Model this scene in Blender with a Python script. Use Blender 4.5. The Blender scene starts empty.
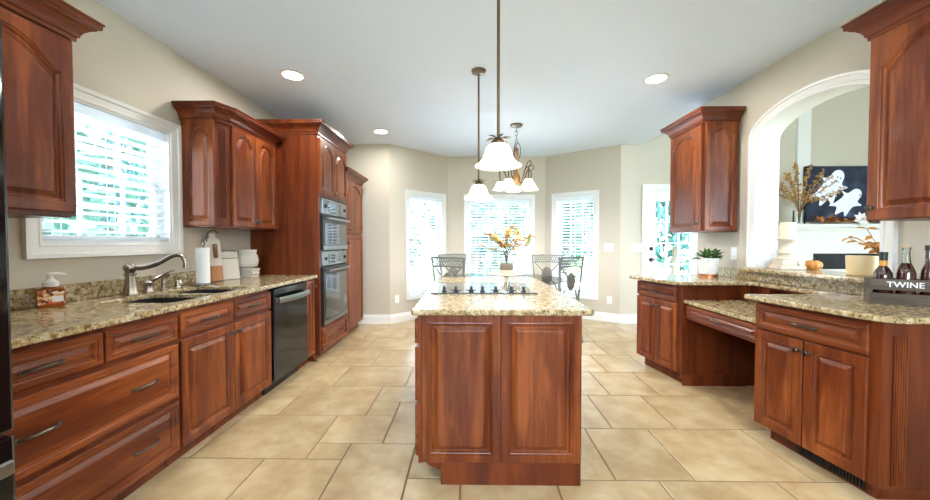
import bpy, bmesh, math, random
from mathutils import Vector, Matrix
PI = math.pi
R = math.radians
rnd = random.Random(7)
SC = bpy.context.scene
COL = SC.collection

# ---------------------------------------------------------------- camera, sky, exposure
cam_d = bpy.data.cameras.new('camera'); cam = bpy.data.objects.new('camera', cam_d); COL.objects.link(cam)
cam_d.sensor_width = 36; cam_d.lens = 36 * 350 / 930; cam_d.clip_start = .02
cam.location = (0, 0, 1.255); cam.rotation_euler = (R(90 - 1.31), 0, R(.82))
SC.camera = cam
SC.view_settings.view_transform = 'Standard'; SC.view_settings.look = 'None'
SC.view_settings.gamma = 1; SC.view_settings.use_curve_mapping = False
SC.view_settings.exposure = 1.38
SC.cycles.use_denoising = True
SC.cycles.max_bounces = 10; SC.cycles.diffuse_bounces = 6; SC.cycles.transparent_max_bounces = 16
SC.cycles.sample_clamp_indirect = 6
SC.cycles.caustics_reflective = False; SC.cycles.caustics_refractive = False
W = bpy.data.worlds.new('sky'); SC.world = W; W.use_nodes = True
bg = W.node_tree.nodes['Background']
bg.inputs[0].default_value = (.70, .87, 1.0, 1); bg.inputs[1].default_value = 12.5
LAMP = 1.0      # strength of the ceiling lamps

def portal(loc, rot, sx, sy):
    l = bpy.data.lights.new('daylight_portal', 'AREA'); l.shape = 'RECTANGLE'; l.size = sx; l.size_y = sy
    l.cycles.is_portal = True
    o = bpy.data.objects.new('daylight_portal', l); o.location = loc; o.rotation_euler = rot; COL.objects.link(o)

# ---------------------------------------------------------------- materials
def new_mat(name):
    m = bpy.data.materials.new(name); m.use_nodes = True
    nt = m.node_tree; b = nt.nodes['Principled BSDF']
    return m, nt, b
def lin(c):
    return tuple((v / 255 / 12.92 if v / 255 <= .04045 else ((v / 255 + .055) / 1.055) ** 2.4) for v in c) + (1,)
def plain(name, rgb, rough=.5, metal=0, bump=0, coat=0, bscale=60, emit=None, es=0, trans=0):
    m, nt, b = new_mat(name)
    b.inputs['Base Color'].default_value = lin(rgb); b.inputs['Roughness'].default_value = rough
    b.inputs['Metallic'].default_value = metal; b.inputs['Coat Weight'].default_value = coat
    b.inputs['Coat Roughness'].default_value = .12
    if trans: b.inputs['Transmission Weight'].default_value = trans
    if emit: b.inputs['Emission Color'].default_value = lin(emit); b.inputs['Emission Strength'].default_value = es
    tc = nt.nodes.new('ShaderNodeTexCoord'); n = nt.nodes.new('ShaderNodeTexNoise'); n.inputs['Scale'].default_value = bscale
    nt.links.new(tc.outputs['Object'], n.inputs['Vector'])
    mx = nt.nodes.new('ShaderNodeMix'); mx.data_type = 'RGBA'
    c = lin(rgb); mx.inputs[6].default_value = tuple(v * .93 for v in c[:3]) + (1,); mx.inputs[7].default_value = tuple(min(1, v * 1.05) for v in c[:3]) + (1,)
    nt.links.new(n.outputs['Fac'], mx.inputs[0]); nt.links.new(mx.outputs[2], b.inputs['Base Color'])
    if bump:
        bp = nt.nodes.new('ShaderNodeBump'); bp.inputs['Strength'].default_value = bump; bp.inputs['Distance'].default_value = .002
        nt.links.new(n.outputs['Fac'], bp.inputs['Height']); nt.links.new(bp.outputs['Normal'], b.inputs['Normal'])
    return m
def ramp(nt, src, stops):
    r = nt.nodes.new('ShaderNodeValToRGB'); e = r.color_ramp.elements
    e[0].position, e[0].color = stops[0][0], lin(stops[0][1]); e[1].position, e[1].color = stops[-1][0], lin(stops[-1][1])
    for p, c in stops[1:-1]:
        x = e.new(p); x.color = lin(c)
    nt.links.new(src, r.inputs[0]); return r.outputs[0]
def wood(name, axis, stops, rough=.36, coat=.18, sc=1.0):
    m, nt, b = new_mat(name)
    tc = nt.nodes.new('ShaderNodeTexCoord'); mp = nt.nodes.new('ShaderNodeMapping')
    s = [9 * sc, 9 * sc, 9 * sc]; s[axis] = .9 * sc; mp.inputs['Scale'].default_value = s
    oi = nt.nodes.new('ShaderNodeObjectInfo')
    nt.links.new(tc.outputs['Object'], mp.inputs['Vector'])
    add = nt.nodes.new('ShaderNodeVectorMath'); add.operation = 'ADD'
    mul = nt.nodes.new('ShaderNodeMath'); mul.operation = 'MULTIPLY'; mul.inputs[1].default_value = 37
    nt.links.new(oi.outputs['Random'], mul.inputs[0]); nt.links.new(mp.outputs[0], add.inputs[0]); nt.links.new(mul.outputs[0], add.inputs[1])
    n1 = nt.nodes.new('ShaderNodeTexNoise'); n1.inputs['Scale'].default_value = 1.0; n1.inputs['Detail'].default_value = 6; n1.inputs['Distortion'].default_value = .9
    nt.links.new(add.outputs[0], n1.inputs['Vector'])
    n2 = nt.nodes.new('ShaderNodeTexNoise'); n2.inputs['Scale'].default_value = 7; n2.inputs['Detail'].default_value = 3
    nt.links.new(add.outputs[0], n2.inputs['Vector'])
    mx = nt.nodes.new('ShaderNodeMath'); mx.operation = 'MULTIPLY_ADD'; mx.inputs[1].default_value = .34
    nt.links.new(n2.outputs['Fac'], mx.inputs[0]); nt.links.new(n1.outputs['Fac'], mx.inputs[2])
    col = ramp(nt, mx.outputs[0], stops)
    hs = nt.nodes.new('ShaderNodeHueSaturation'); nt.links.new(col, hs.inputs['Color'])
    mr = nt.nodes.new('ShaderNodeMapRange'); mr.inputs[3].default_value = .88; mr.inputs[4].default_value = 1.12
    nt.links.new(oi.outputs['Random'], mr.inputs[0]); nt.links.new(mr.outputs[0], hs.inputs['Value'])
    nt.links.new(hs.outputs[0], b.inputs['Base Color'])
    b.inputs['Roughness'].default_value = rough; b.inputs['Coat Weight'].default_value = coat * .5; b.inputs['Coat Roughness'].default_value = .16; b.inputs['Specular IOR Level'].default_value = .3
    return m
CH = [(.36, (62, 22, 8)), (.52, (90, 36, 12)), (.64, (106, 48, 18)), (.80, (138, 72, 32))]
wood_v = wood('cherry_wood_vertical', 2, CH)
wood_h = wood('cherry_wood_horizontal', 0, CH)
CHD = [(.38, (54, 19, 7)), (.52, (82, 32, 12)), (.64, (94, 39, 15)), (.80, (112, 52, 21))]
wood_body = wood('cherry_wood_carcass', 2, CHD)
wood_trim = wood('cherry_wood_molding', 0, CHD)
toe_dark = plain('toe_kick_wood', (58, 28, 18), .5)

def granite():
    m, nt, b = new_mat('speckled_granite')
    tc = nt.nodes.new('ShaderNodeTexCoord')
    def noise(s, d=4, dist=0):
        n = nt.nodes.new('ShaderNodeTexNoise'); n.inputs['Scale'].default_value = s; n.inputs['Detail'].default_value = d; n.inputs['Distortion'].default_value = dist
        nt.links.new(tc.outputs['Object'], n.inputs['Vector']); return n.outputs['Fac']
    base = ramp(nt, noise(38, 6, .4), [(.3, (120, 97, 62)), (.46, (160, 138, 98)), (.56, (184, 166, 130)), (.7, (202, 192, 170))])
    dk = nt.nodes.new('ShaderNodeMapRange'); dk.inputs[1].default_value = .58; dk.inputs[2].default_value = .66
    nt.links.new(noise(62, 4, .7), dk.inputs[0])
    m1 = nt.nodes.new('ShaderNodeMix'); m1.data_type = 'RGBA'; nt.links.new(dk.outputs[0], m1.inputs[0]); nt.links.new(base, m1.inputs[6]); m1.inputs[7].default_value = lin((92, 70, 48))
    dk2 = nt.nodes.new('ShaderNodeMapRange'); dk2.inputs[1].default_value = .60; dk2.inputs[2].default_value = .67
    nt.links.new(noise(120, 3, .3), dk2.inputs[0])
    m2 = nt.nodes.new('ShaderNodeMix'); m2.data_type = 'RGBA'; nt.links.new(dk2.outputs[0], m2.inputs[0]); nt.links.new(m1.outputs[2], m2.inputs[6]); m2.inputs[7].default_value = lin((46, 38, 32))
    nt.links.new(m2.outputs[2], b.inputs['Base Color'])
    b.inputs['Roughness'].default_value = .16
    return m
M_gran = granite()

def tile_mat():
    m, nt, b = new_mat('travertine_tile')
    tc = nt.nodes.new('ShaderNodeTexCoord'); g = nt.nodes.new('ShaderNodeNewGeometry')
    n = nt.nodes.new('ShaderNodeTexNoise'); n.inputs['Scale'].default_value = 4.5; n.inputs['Detail'].default_value = 8; n.inputs['Roughness'].default_value = .62
    mp = nt.nodes.new('ShaderNodeVectorMath'); mp.operation = 'ADD'
    mu = nt.nodes.new('ShaderNodeMath'); mu.operation = 'MULTIPLY'; mu.inputs[1].default_value = 53
    nt.links.new(g.outputs['Random Per Island'], mu.inputs[0]); nt.links.new(tc.outputs['Object'], mp.inputs[0]); nt.links.new(mu.outputs[0], mp.inputs[1])
    nt.links.new(mp.outputs[0], n.inputs['Vector'])
    c = ramp(nt, n.outputs['Fac'], [(.3, (170, 142, 104)), (.5, (190, 165, 125)), (.7, (205, 184, 148))])
    hs = nt.nodes.new('ShaderNodeHueSaturation'); nt.links.new(c, hs.inputs['Color'])
    mr = nt.nodes.new('ShaderNodeMapRange'); mr.inputs[3].default_value = .92; mr.inputs[4].default_value = 1.06
    nt.links.new(g.outputs['Random Per Island'], mr.inputs[0]); nt.links.new(mr.outputs[0], hs.inputs['Value'])
    nt.links.new(hs.outputs[0], b.inputs['Base Color'])
    b.inputs['Roughness'].default_value = .27
    bp = nt.nodes.new('ShaderNodeBump'); bp.inputs['Strength'].default_value = .25; bp.inputs['Distance'].default_value = .003
    nt.links.new(n.outputs['Fac'], bp.inputs['Height']); nt.links.new(bp.outputs['Normal'], b.inputs['Normal'])
    return m
M_tile = tile_mat()
M_grout = plain('grout', (128, 104, 78), .85)
M_wall = plain('beige_wall_paint', (200, 191, 175), .7, bump=.1, bscale=150)
M_wall2 = plain('grey_beige_wall_paint', (196, 191, 180), .7, bump=.1, bscale=150)
M_ceil = plain('white_ceiling_paint', (226, 238, 253), .8, bump=.1, bscale=120)
M_white = plain('white_trim_paint', (236, 236, 234), .35)
M_blind, nt_, b_ = new_mat('white_blind_slats'); b_.inputs['Base Color'].default_value = lin((240, 242, 243)); b_.inputs['Roughness'].default_value = .5
tl_ = nt_.nodes.new('ShaderNodeBsdfTranslucent'); tl_.inputs[0].default_value = lin((240, 243, 245)); ms_ = nt_.nodes.new('ShaderNodeMixShader'); ms_.inputs[0].default_value = .45
nt_.links.new(b_.outputs[0], ms_.inputs[1]); nt_.links.new(tl_.outputs[0], ms_.inputs[2]); nt_.links.new(ms_.outputs[0], nt_.nodes['Material Output'].inputs[0])
M_black = plain('black_appliance_gloss', (9, 9, 11), .09)
M_blackm = plain('black_satin', (18, 18, 19), .35)
M_glassblack = plain('black_glass', (6, 6, 8), .02, coat=1)
M_steel = plain('stainless_steel', (142, 144, 144), .32, metal=1)
M_nickel = plain('brushed_nickel', (168, 158, 146), .27, metal=1)
M_pewter = plain('dark_pewter', (88, 80, 74), .34, metal=1)
M_iron = plain('antique_grey_iron', (122, 126, 122), .45, metal=.35, bump=.2)
M_bronze = plain('aged_bronze', (104, 88, 70), .4, metal=.7)
M_gold = plain('antique_gold', (170, 128, 82), .4, metal=.6)
M_plastic = plain('white_plastic', (238, 238, 236), .35)
M_sink = plain('black_sink_composite', (34, 34, 36), .4)
M_deck = plain('pale_concrete', (242, 245, 248), .8)  # made very bright so it reflects daylight up through the windows
M_grass = plain('lawn_green', (120, 150, 92), .9, bscale=8)

def glass_pane(name, tint=(1, 1, 1), gl=.07):
    m = bpy.data.materials.new(name); m.use_nodes = True; nt = m.node_tree
    for n in list(nt.nodes): nt.nodes.remove(n)
    o = nt.nodes.new('ShaderNodeOutputMaterial'); t = nt.nodes.new('ShaderNodeBsdfTransparent'); g = nt.nodes.new('ShaderNodeBsdfGlossy')
    t.inputs[0].default_value = tint + (1,); g.inputs['Roughness'].default_value = .01
    f = nt.nodes.new('ShaderNodeFresnel'); f.inputs[0].default_value = 1.3
    mx = nt.nodes.new('ShaderNodeMixShader'); nt.links.new(f.outputs[0], mx.inputs[0]); nt.links.new(t.outputs[0], mx.inputs[1]); nt.links.new(g.outputs[0], mx.inputs[2])
    nt.links.new(mx.outputs[0], o.inputs[0]); return m
M_pane = glass_pane('window_glass')
M_tglass = glass_pane('clear_glass', (.94, .97, .96))
def shade_mat(name, col, es):
    return plain(name, (245, 240, 230), .4, emit=col, es=es)
M_shade = shade_mat('lit_alabaster_glass', (255, 244, 226), 1.0)
nt_ = M_shade.node_tree; tl_ = nt_.nodes.new('ShaderNodeBsdfTranslucent'); tl_.inputs[0].default_value = (.95, .92, .86, 1); ad_ = nt_.nodes.new('ShaderNodeMixShader'); ad_.inputs[0].default_value = .6
nt_.links.new(nt_.nodes['Principled BSDF'].outputs[0], ad_.inputs[1]); nt_.links.new(tl_.outputs[0], ad_.inputs[2]); nt_.links.new(ad_.outputs[0], nt_.nodes['Material Output'].inputs[0])
M_lens = shade_mat('lit_downlight_lens', (255, 246, 228), 6)

# ---------------------------------------------------------------- mesh helpers
class MB:
    def __init__(s): s.bm = bmesh.new()
    def v(s, p): return s.bm.verts.new(p)
    def face(s, pts):
        try: return s.bm.faces.new([s.v(p) for p in pts])
        except ValueError: return None
    def box(s, x0, x1, y0, y1, z0, z1, M=None):
        c = [Vector((x, y, z)) for z in (z0, z1) for y in (y0, y1) for x in (x0, x1)]
        if M is not None: c = [M @ p for p in c]
        v = [s.v(p) for p in c]
        for f in ((0, 2, 3, 1), (4, 5, 7, 6), (0, 1, 5, 4), (2, 6, 7, 3), (0, 4, 6, 2), (1, 3, 7, 5)): s.bm.faces.new([v[i] for i in f])
        return s
    def loops(s, L, cap0=True, cap1=True, closed=True):
        vs = [[s.v(p) for p in l] for l in L]; n = len(L[0])
        for a, b in zip(vs, vs[1:]):
            for i in range(n if closed else n - 1):
                j = (i + 1) % n
                try: s.bm.faces.new((a[i], a[j], b[j], b[i]))
                except ValueError: pass
        if cap0: s.bm.faces.new(list(reversed(vs[0])))
        if cap1: s.bm.faces.new(vs[-1])
        return s
    def tube(s, pts, r, n=8, cap=True):
        pts = [Vector(p) for p in pts]; rr = r if isinstance(r, (list, tuple)) else [r] * len(pts)
        L = []; prev = None
        for i, p in enumerate(pts):
            t = (pts[min(i + 1, len(pts) - 1)] - pts[max(i - 1, 0)])
            t = t.normalized() if t.length > 1e-9 else Vector((0, 0, 1))
            if prev is None:
                a = Vector((0, 0, 1)) if abs(t.z) < .9 else Vector((1, 0, 0)); u = t.cross(a).normalized()
            else:
                u = prev - t * prev.dot(t); u = u.normalized() if u.length > 1e-6 else t.orthogonal().normalized()
            prev = u; w = t.cross(u)
            L.append([p + (u * math.cos(k * 2 * PI / n) + w * math.sin(k * 2 * PI / n)) * rr[i] for k in range(n)])
        return s.loops(L, cap, cap)
    def lathe(s, prof, n=20, c=(0, 0, 0), M=None, cap=True, sx=1, sy=1, flute=0, nf=0):
        L = []
        for r, z in prof:
            l = []
            for k in range(n):
                a = k * 2 * PI / n; q = r * (1 + flute * math.cos(nf * a)) if nf else r
                p = Vector((q * math.cos(a) * sx, q * math.sin(a) * sy, z))
                l.append((M @ p if M is not None else p) + Vector(c))
            L.append(l)
        return s.loops(L, cap, cap)
    def prism(s, poly, z0, z1):
        return s.loops([[(x, y, z0) for x, y in poly], [(x, y, z1) for x, y in poly]])
    def ball(s, c, r, sx=1, sy=1, sz=1, n=10, m=6):
        pr = [(max(1e-4, math.sin(PI * i / m)) * r, -math.cos(PI * i / m) * r * sz) for i in range(m + 1)]
        return s.lathe(pr, n, c, sx=sx, sy=sy)
    def leaf(s, p, d, up, l, w, bend=.2):
        d = Vector(d).normalized(); side = d.cross(Vector(up)); side = side.normalized() if side.length > 1e-5 else Vector((1, 0, 0)); nn = side.cross(d)
        p = Vector(p); f = lambda a, b, c: s.v(p + d * l * a + side * w * b + nn * l * c)
        r0 = f(0, 0, 0); a1, b1, c1 = f(.35, -.5, .04), f(.35, 0, -.02), f(.35, .5, .04); a2, b2, c2 = f(.7, -.38, -bend * .3 + .04), f(.7, 0, -bend * .3 - .02), f(.7, .38, -bend * .3 + .04); t = f(1, 0, -bend)
        for q in ((r0, b1, a1), (r0, c1, b1), (a1, b1, b2, a2), (b1, c1, c2, b2), (a2, b2, t), (b2, c2, t)): s.bm.faces.new(q)
        return s
    def build(s, name, mat, parent=None, smooth=False, bevel=0, seg=2, loc=None, rotz=0, angle=40):
        bmesh.ops.remove_doubles(s.bm, verts=s.bm.verts, dist=1e-6)
        bmesh.ops.recalc_face_normals(s.bm, faces=s.bm.faces)
        me = bpy.data.meshes.new(name); s.bm.to_mesh(me); s.bm.free()
        o = bpy.data.objects.new(name, me); COL.objects.link(o); me.materials.append(mat)
        if parent is not None: o.parent = parent
        if loc is not None: o.location = loc
        o.rotation_euler.z = rotz
        if smooth:
            for p in me.polygons: p.use_smooth = True
            try: me.set_sharp_from_angle(angle=R(angle))
            except Exception: pass
        if bevel:
            b = o.modifiers.new('bevel', 'BEVEL'); b.width = bevel; b.segments = seg; b.limit_method = 'ANGLE'; b.angle_limit = R(40); b.harden_normals = False
        return o

def tag(o, label, cat, group=None):
    o['label'] = label; o['category'] = cat
    if group: o['group'] = group
    return o
def thing(name, label, cat, loc=(0, 0, 0), rotz=0, group=None):
    o = bpy.data.objects.new(name, None); COL.objects.link(o); o.location = loc; o.rotation_euler = (0, 0, rotz); o.empty_display_size = .1
    return tag(o, label, cat, group)
def struct(o): o['kind'] = 'structure'; return o
def sroot(name, loc, rotz):
    o = bpy.data.objects.new(name, None); COL.objects.link(o); o.location = loc; o.rotation_euler = (0, 0, rotz); o['kind'] = 'structure'; return o
def copy_tree(o, parent=None):
    c = o.copy(); COL.objects.link(c)
    if parent is not None: c.parent = parent
    for ch in list(o.children): copy_tree(ch, c)
    return c
def bez(p, n=16):
    # smooth Catmull-Rom through the points
    P = [Vector(q) for q in p]; out = []
    for i in range(len(P) - 1):
        a, b, c, d = P[max(i - 1, 0)], P[i], P[i + 1], P[min(i + 2, len(P) - 1)]
        for k in range(n):
            t = k / n; out.append(.5 * ((2 * b) + (c - a) * t + (2 * a - 5 * b + 4 * c - d) * t * t + (3 * b - a - 3 * c + d) * t ** 3))
    out.append(P[-1]); return out
def slab_mb(outer, holes, z0, z1):
    m = MB(); bm = m.bm
    for lp in [outer] + holes:
        vs = [bm.verts.new((x, y, z1)) for x, y in lp]
        for i in range(len(vs)): bm.edges.new((vs[i], vs[(i + 1) % len(vs)]))
    r = bmesh.ops.triangle_fill(bm, edges=bm.edges[:], use_beauty=True)
    fs = [f for f in bm.faces]
    ex = bmesh.ops.extrude_face_region(bm, geom=fs)
    for g in ex['geom']:
        if isinstance(g, bmesh.types.BMVert): g.co.z = z0
    bmesh.ops.dissolve_limit(bm, angle_limit=.01, verts=bm.verts[:], edges=bm.edges[:])
    return m

# raised panel front (front looks to local -y)
def arch_shape(u):
    v = abs(2 * u - 1)
    if v >= .93: return 0
    if v >= .74: t = (.93 - v) / .19; return .30 * t * t * (3 - 2 * t)
    return .30 + .70 * math.sqrt(1 - (v / .74) ** 2) ** 1.25
def panel(m, x0, x1, z0, z1, yf=-.02, t=.02, stile=.055, arch=0, top=None):
    N = 33 if arch else 2; top = stile if top is None else top
    seq = [(0, t, 0), (0, .004, 0), (.004, 0, 0), (stile - .016, 0, 1), (stile - .0135, .0045, 1), (stile - .009, .0035, 1), (stile - .005, .0055, 1), (stile, .0135, 1), (stile + .008, .015, 1), (stile + .027, .0045, 1), (stile + .029, .0015, 1), (stile + .032, .001, 1)]
    L = []
    for ins, dep, a in seq:
        xa, xb, za = x0 + ins, x1 - ins, z0 + ins; zt = z1 - ins - (top - stile if a else 0)
        l = [(xa, yf + dep, za), (xb, yf + dep, za)]
        for k in range(N):
            u = 1 - k / (N - 1); dz = arch * (1 - arch_shape(u)) if (a and arch) else 0
            l.append((xa + (xb - xa) * u, yf + dep, zt - dz))
        L.append(l)
    m.loops(L); return m
def pull(parent, cx, z, y, L=.125):
    m = MB(); h = L / 2
    pts = [(cx - h, y, z - .004), (cx - h * .93, y - .008, z - .002), (cx - h * .72, y - .02, z), (cx - h * .3, y - .03, z + .003), (cx, y - .032, z + .004), (cx + h * .3, y - .03, z + .003), (cx + h * .72, y - .02, z), (cx + h * .93, y - .008, z - .002), (cx + h, y, z - .004)]
    m.tube(bez(pts, 4), [.0075 if (i < 5 or i > 27) else .0052 + .002 * math.sin(PI * i / 32) for i in range(33)], 8)
    for sx in (-1, 1):
        m.lathe([(.0, 0), (.012, 0), (.011, .004), (.006, .007), (0, .008)], 10, (cx + sx * h, y, z - .004), Matrix.Rotation(R(90), 3, 'X'))
    return m.build('handle', M_pewter, parent, smooth=True)
def knob(parent, x, z, y):
    m = MB(); m.lathe([(.001, 0), (.009, 0), (.006, .005), (.005, .014), (.013, .019), (.016, .025), (.013, .030), (.001, .033)], 14, (x, y, z), Matrix.Rotation(R(90), 3, 'X'))
    return m.build('knob', M_pewter, parent, smooth=True)
def drawer(root, x0, x1, z0, z1, yf=-.02, pulls=(.5,), L=.125):
    d = panel(MB(), x0, x1, z0, z1, yf, .02, .036).build('drawer', wood_h, root)
    for u in pulls: pull(d, x0 + (x1 - x0) * u, (z0 + z1) / 2, yf + .004, L)
    return d
def door(root, x0, x1, z0, z1, yf=-.02, arch=0, kx=None, kz=None, stile=.058):
    d = panel(MB(), x0, x1, z0, z1, yf, .02, stile, arch).build('door', wood_v, root)
    if kx is not None: knob(d, kx, kz, yf)
    return d
def sweep(m, path, prof, z):
    # path: open 2D polyline, outside on its right-hand side; prof: (out, dz)
    P = [Vector(p) for p in path]; n = len(P); nr = []
    for i in range(n - 1):
        d = (P[i + 1] - P[i]).normalized(); nr.append(Vector((d.y, -d.x)))
    L = []
    for i in range(n):
        if i == 0: o = nr[0]
        elif i == n - 1: o = nr[-1]
        else:
            o = (nr[i - 1] + nr[i]); o = o / (1 + nr[i - 1].dot(nr[i]))
        L.append([(P[i].x + o.x * a, P[i].y + o.y * a, z + b) for a, b in prof])
    return m.loops(L)
CROWN = [(-.01, -.03), (.012, -.03), (.012, -.012), (.02, -.006), (.022, .006), (.03, .022), (.046, .04), (.062, .05), (.064, .058), (.074, .06), (.078, .066), (.078, .082), (.084, .086), (.084, .095), (-.01, .095)]

# ================================================================ the room
LX, RX, CZ = -2.30, 2.53, 2.74
A, B, C_, D = Vector((-1.23, 5.34)), Vector((-.38, 6.12)), Vector((1.31, 6.12)), Vector((2.31, 5.42))
def wall(name, p0, p1, z1, mat, holes=(), th=.14, z0=0):
    p0, p1 = Vector(p0), Vector(p1); Ln = (p1 - p0).length; a = math.atan2(p1.y - p0.y, p1.x - p0.x)
    m = MB(); s = 0.
    for h0, h1, hz0, hz1 in sorted(holes):
        if h0 > s: m.box(s, h0, 0, th, z0, z1)
        if hz0 > z0: m.box(h0, h1, 0, th, z0, hz0)
        if hz1 < z1: m.box(h0, h1, 0, th, hz1, z1)
        s = h1
    m.box(s, Ln, 0, th, z0, z1)
    return struct(m.build(name, mat, None, loc=(p0.x, p0.y, 0), rotz=a)), a
def frame_of(p0, p1):
    p0, p1 = Vector(p0), Vector(p1); return p0, math.atan2(p1.y - p0.y, p1.x - p0.x), (p1 - p0).length

# floor: grout bed and ashlar tiles
fl = MB(); fl.box(-2.6, 7.7, -2.7, 6.3, -.12, -.004); f0 = struct(fl.build('floor', M_grout))
tm = MB()
def tile(x0, x1, y0, y1, g=.0045):
    b = .003
    x0 += g; x1 -= g; y0 += g; y1 -= g
    if x1 - x0 < .02 or y1 - y0 < .02: return
    tm.loops([[(x0, y0, -.004), (x1, y0, -.004), (x1, y1, -.004), (x0, y1, -.004)], [(x0, y0, -.0015), (x1, y0, -.0015), (x1, y1, -.0015), (x0, y1, -.0015)], [(x0 + b, y0 + b, 0), (x1 - b, y0 + b, 0), (x1 - b, y1 - b, 0), (x0 + b, y1 - b, 0)]], cap0=False)
tr = random.Random(3)
def strip(xa, xb, base, pitch, joints, seed):
    k = int((-2.6 - base) // pitch)
    y = base + k * pitch
    while y < 6.25:
        J = joints.get(round((y - base) / pitch))
        if J is None:
            J = []; x = xa + tr.choice((.25, .42, .6))
            while x < xb - .15:
                J.append(x); x += tr.choice((.66, .66, .5, .42, .66))
        e = [xa] + [j for j in J if xa + .1 < j < xb - .1] + [xb]
        for a, b in zip(e, e[1:]): tile(a, b, y, y + pitch)
        y += pitch
# joints of the rows nearest the camera are placed by hand
XB = -.335
def strip2(xa, xb, y0, y1, J):
    e = [xa] + J + [xb]
    for a, b in zip(e, e[1:]): tile(a, b, y0, y1)
y = 1.475
while y > -2.6:                                      # behind the camera
    strip2(-2.6, XB, y - .511, y, [-2.6 + .66 * k + (.33 if int(y * 4) % 2 else 0) for k in range(1, 4) if -2.6 + .66 * k + .33 < XB - .1]); y -= .511
strip2(-2.6, -.74, 1.475, 1.986, [-1.85, -1.19]); tile(-.74, XB, 1.475, 2.149)
tile(-2.6, -1.64, 1.986, 2.496); tile(-1.64, -.955, 1.986, 2.496); tile(-.955, -.74, 1.986, 2.149); tile(-.955, -.545, 2.149, 2.496)
tile(-.545, XB, 2.149, 2.71); tile(-.755, -.545, 2.496, 2.71); tile(-2.6, -2.05, 2.496, 3.009); tile(-2.05, -1.40, 2.496, 3.009); tile(-1.40, -.755, 2.496, 3.009); tile(-.755, XB, 2.71, 3.009)
strip2(-2.6, XB, 3.009, 3.497, [-1.72, -1.20, -.565]); strip2(-2.6, XB, 3.497, 4.03, [-1.44, -1.01])
y = 4.03; k = 0
while y < 6.25:
    strip2(-2.6, XB, y, y + .513, ([-1.66, -1.22, -.60], [-1.85, -1.40, -.86])[k % 2]); y += .513; k += 1
strip(XB, 7.7, 1.83, .513, {0: [.34, .77, 1.19, 1.81, 2.3], 1: [.52, .96, 1.39, 2.0], 2: [.70, 1.15, 1.56, 2.2], 3: [.42, .86, 1.33, 1.75, 2.4], 4: [.25, .66, 1.1, 1.55, 2.2], -1: [-.05, .45, .993, 1.6, 2.1]}, 2)
to = struct(tm.build('floor_tiles', M_tile, f0))

# left wall with the sink window
WZ0, WZ1 = 1.245, 2.09
wall('wall_left', (LX, -2.6), (LX, 5.34), CZ, M_wall, [(1.84 + 2.6, 2.668 + 2.6, WZ0, WZ1)])
wall('wall_back_left', (LX - .14, 5.34), A, CZ, M_wall)
bays = [('wall_bay_left', A, B), ('wall_bay_centre', B, C_), ('wall_bay_right', C_, D)]
def isect(p0, p1, px):      # distance along a wall of the line of sight through image column px
    k = (px - 470) / 350; p0, p1 = Vector(p0), Vector(p1); d = p1 - p0
    return ((k * p0.y - p0.x) / (d.x - k * d.y)) * d.length
holes = {}
for (nm, p0, p1), (xa, xb) in zip(bays, ((409, 442), (468, 530), (555.5, 593.5))):
    holes[nm] = (isect(p0, p1, xa), isect(p0, p1, xb), .40, 2.01)
    wall(nm, p0, p1, CZ, M_wall, [holes[nm]])
DX0, DX1 = 2.72, 3.56
wall('wall_back_right', D, (7.6, 5.42), 3.6, M_wall, [(DX0 - D.x, DX1 - D.x, 0, 2.05)])
# right wall with the arched pass-through
AY0, AY1 = 2.18, 3.145
def arch_z(y):
    u = (y - (AY0 + AY1) / 2) / ((AY1 - AY0) / 2); return 2.165 + .18 * math.sqrt(max(0, 1 - u * u)) ** 1.15
m = MB()
TH = .18
m.box(RX, RX + TH, -2.6, AY0, 0, CZ); m.box(RX, RX + TH, AY1, 3.93, 0, CZ); m.box(RX, RX + TH, AY0, AY1, 0, 1.0)
NA = 28; ys = [AY0 + (AY1 - AY0) * (.5 - .5 * math.cos(PI * i / NA)) for i in range(NA + 1)]
for a, b in zip(ys, ys[1:]):
    za, zb = arch_z(a), arch_z(b)
    m.loops([[(RX, a, za), (RX + TH, a, za), (RX + TH, a, CZ), (RX, a, CZ)], [(RX, b, zb), (RX + TH, b, zb), (RX + TH, b, CZ), (RX, b, CZ)]])
struct(m.build('wall_right', M_wall))
struct(MB().box(2.58, 2.64, -2.6, 5.42, 2.84, 3.6).build('wall_header', M_wall2))
# arch casing and jamb lining
ao = [(AY1, 1.03), (AY1, 2.165)] + [(y, arch_z(y)) for y in reversed(ys)][1:-1] + [(AY0, 2.165), (AY0, 1.03)]
def arc_off(k):
    out = []
    n = len(ao)
    for i, (y, z) in enumerate(ao):
        a = Vector(ao[max(i - 1, 0)]); b = Vector(ao[min(i + 1, n - 1)]); t = (b - a).normalized(); nn = Vector((t.y, -t.x))
        if i == 1: nn = Vector((1, .35))
        if i == n - 2: nn = Vector((-1, .35))
        if i in (0,): nn = Vector((1, 0))
        if i in (n - 1,): nn = Vector((-1, 0))
        out.append((y + nn.x * k, z + nn.y * k))
    return out
prof = [(0, 0), (0, .012), (.012, .016), (.018, .012), (.05, .016), (.056, .024), (.07, .024), (.074, 0)]
m = MB(); LL = []
offs = [arc_off(k) for k, _ in prof]
for i in range(len(ao)): LL.append([(RX - prof[j][1], offs[j][i][0], offs[j][i][1]) for j in range(len(prof))])
m.loops(LL); struct(m.build('trim_1', M_white, smooth=True, angle=30))
m = MB(); th = .008; inn = arc_off(-th)
m.loops([[(RX - .012, y, z), (RX + TH + .012, y, z), (RX + TH + .012, q[0], q[1]), (RX - .012, q[0], q[1])] for (y, z), q in zip(ao, inn)])
for k in range(9):
    x = RX + .012 + k * .0195
    m.box(x, x + .012, AY1 - th - .005, AY1 - th, 1.05, 2.16)
struct(m.build('trim_2', M_white, smooth=True, angle=30))

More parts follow.
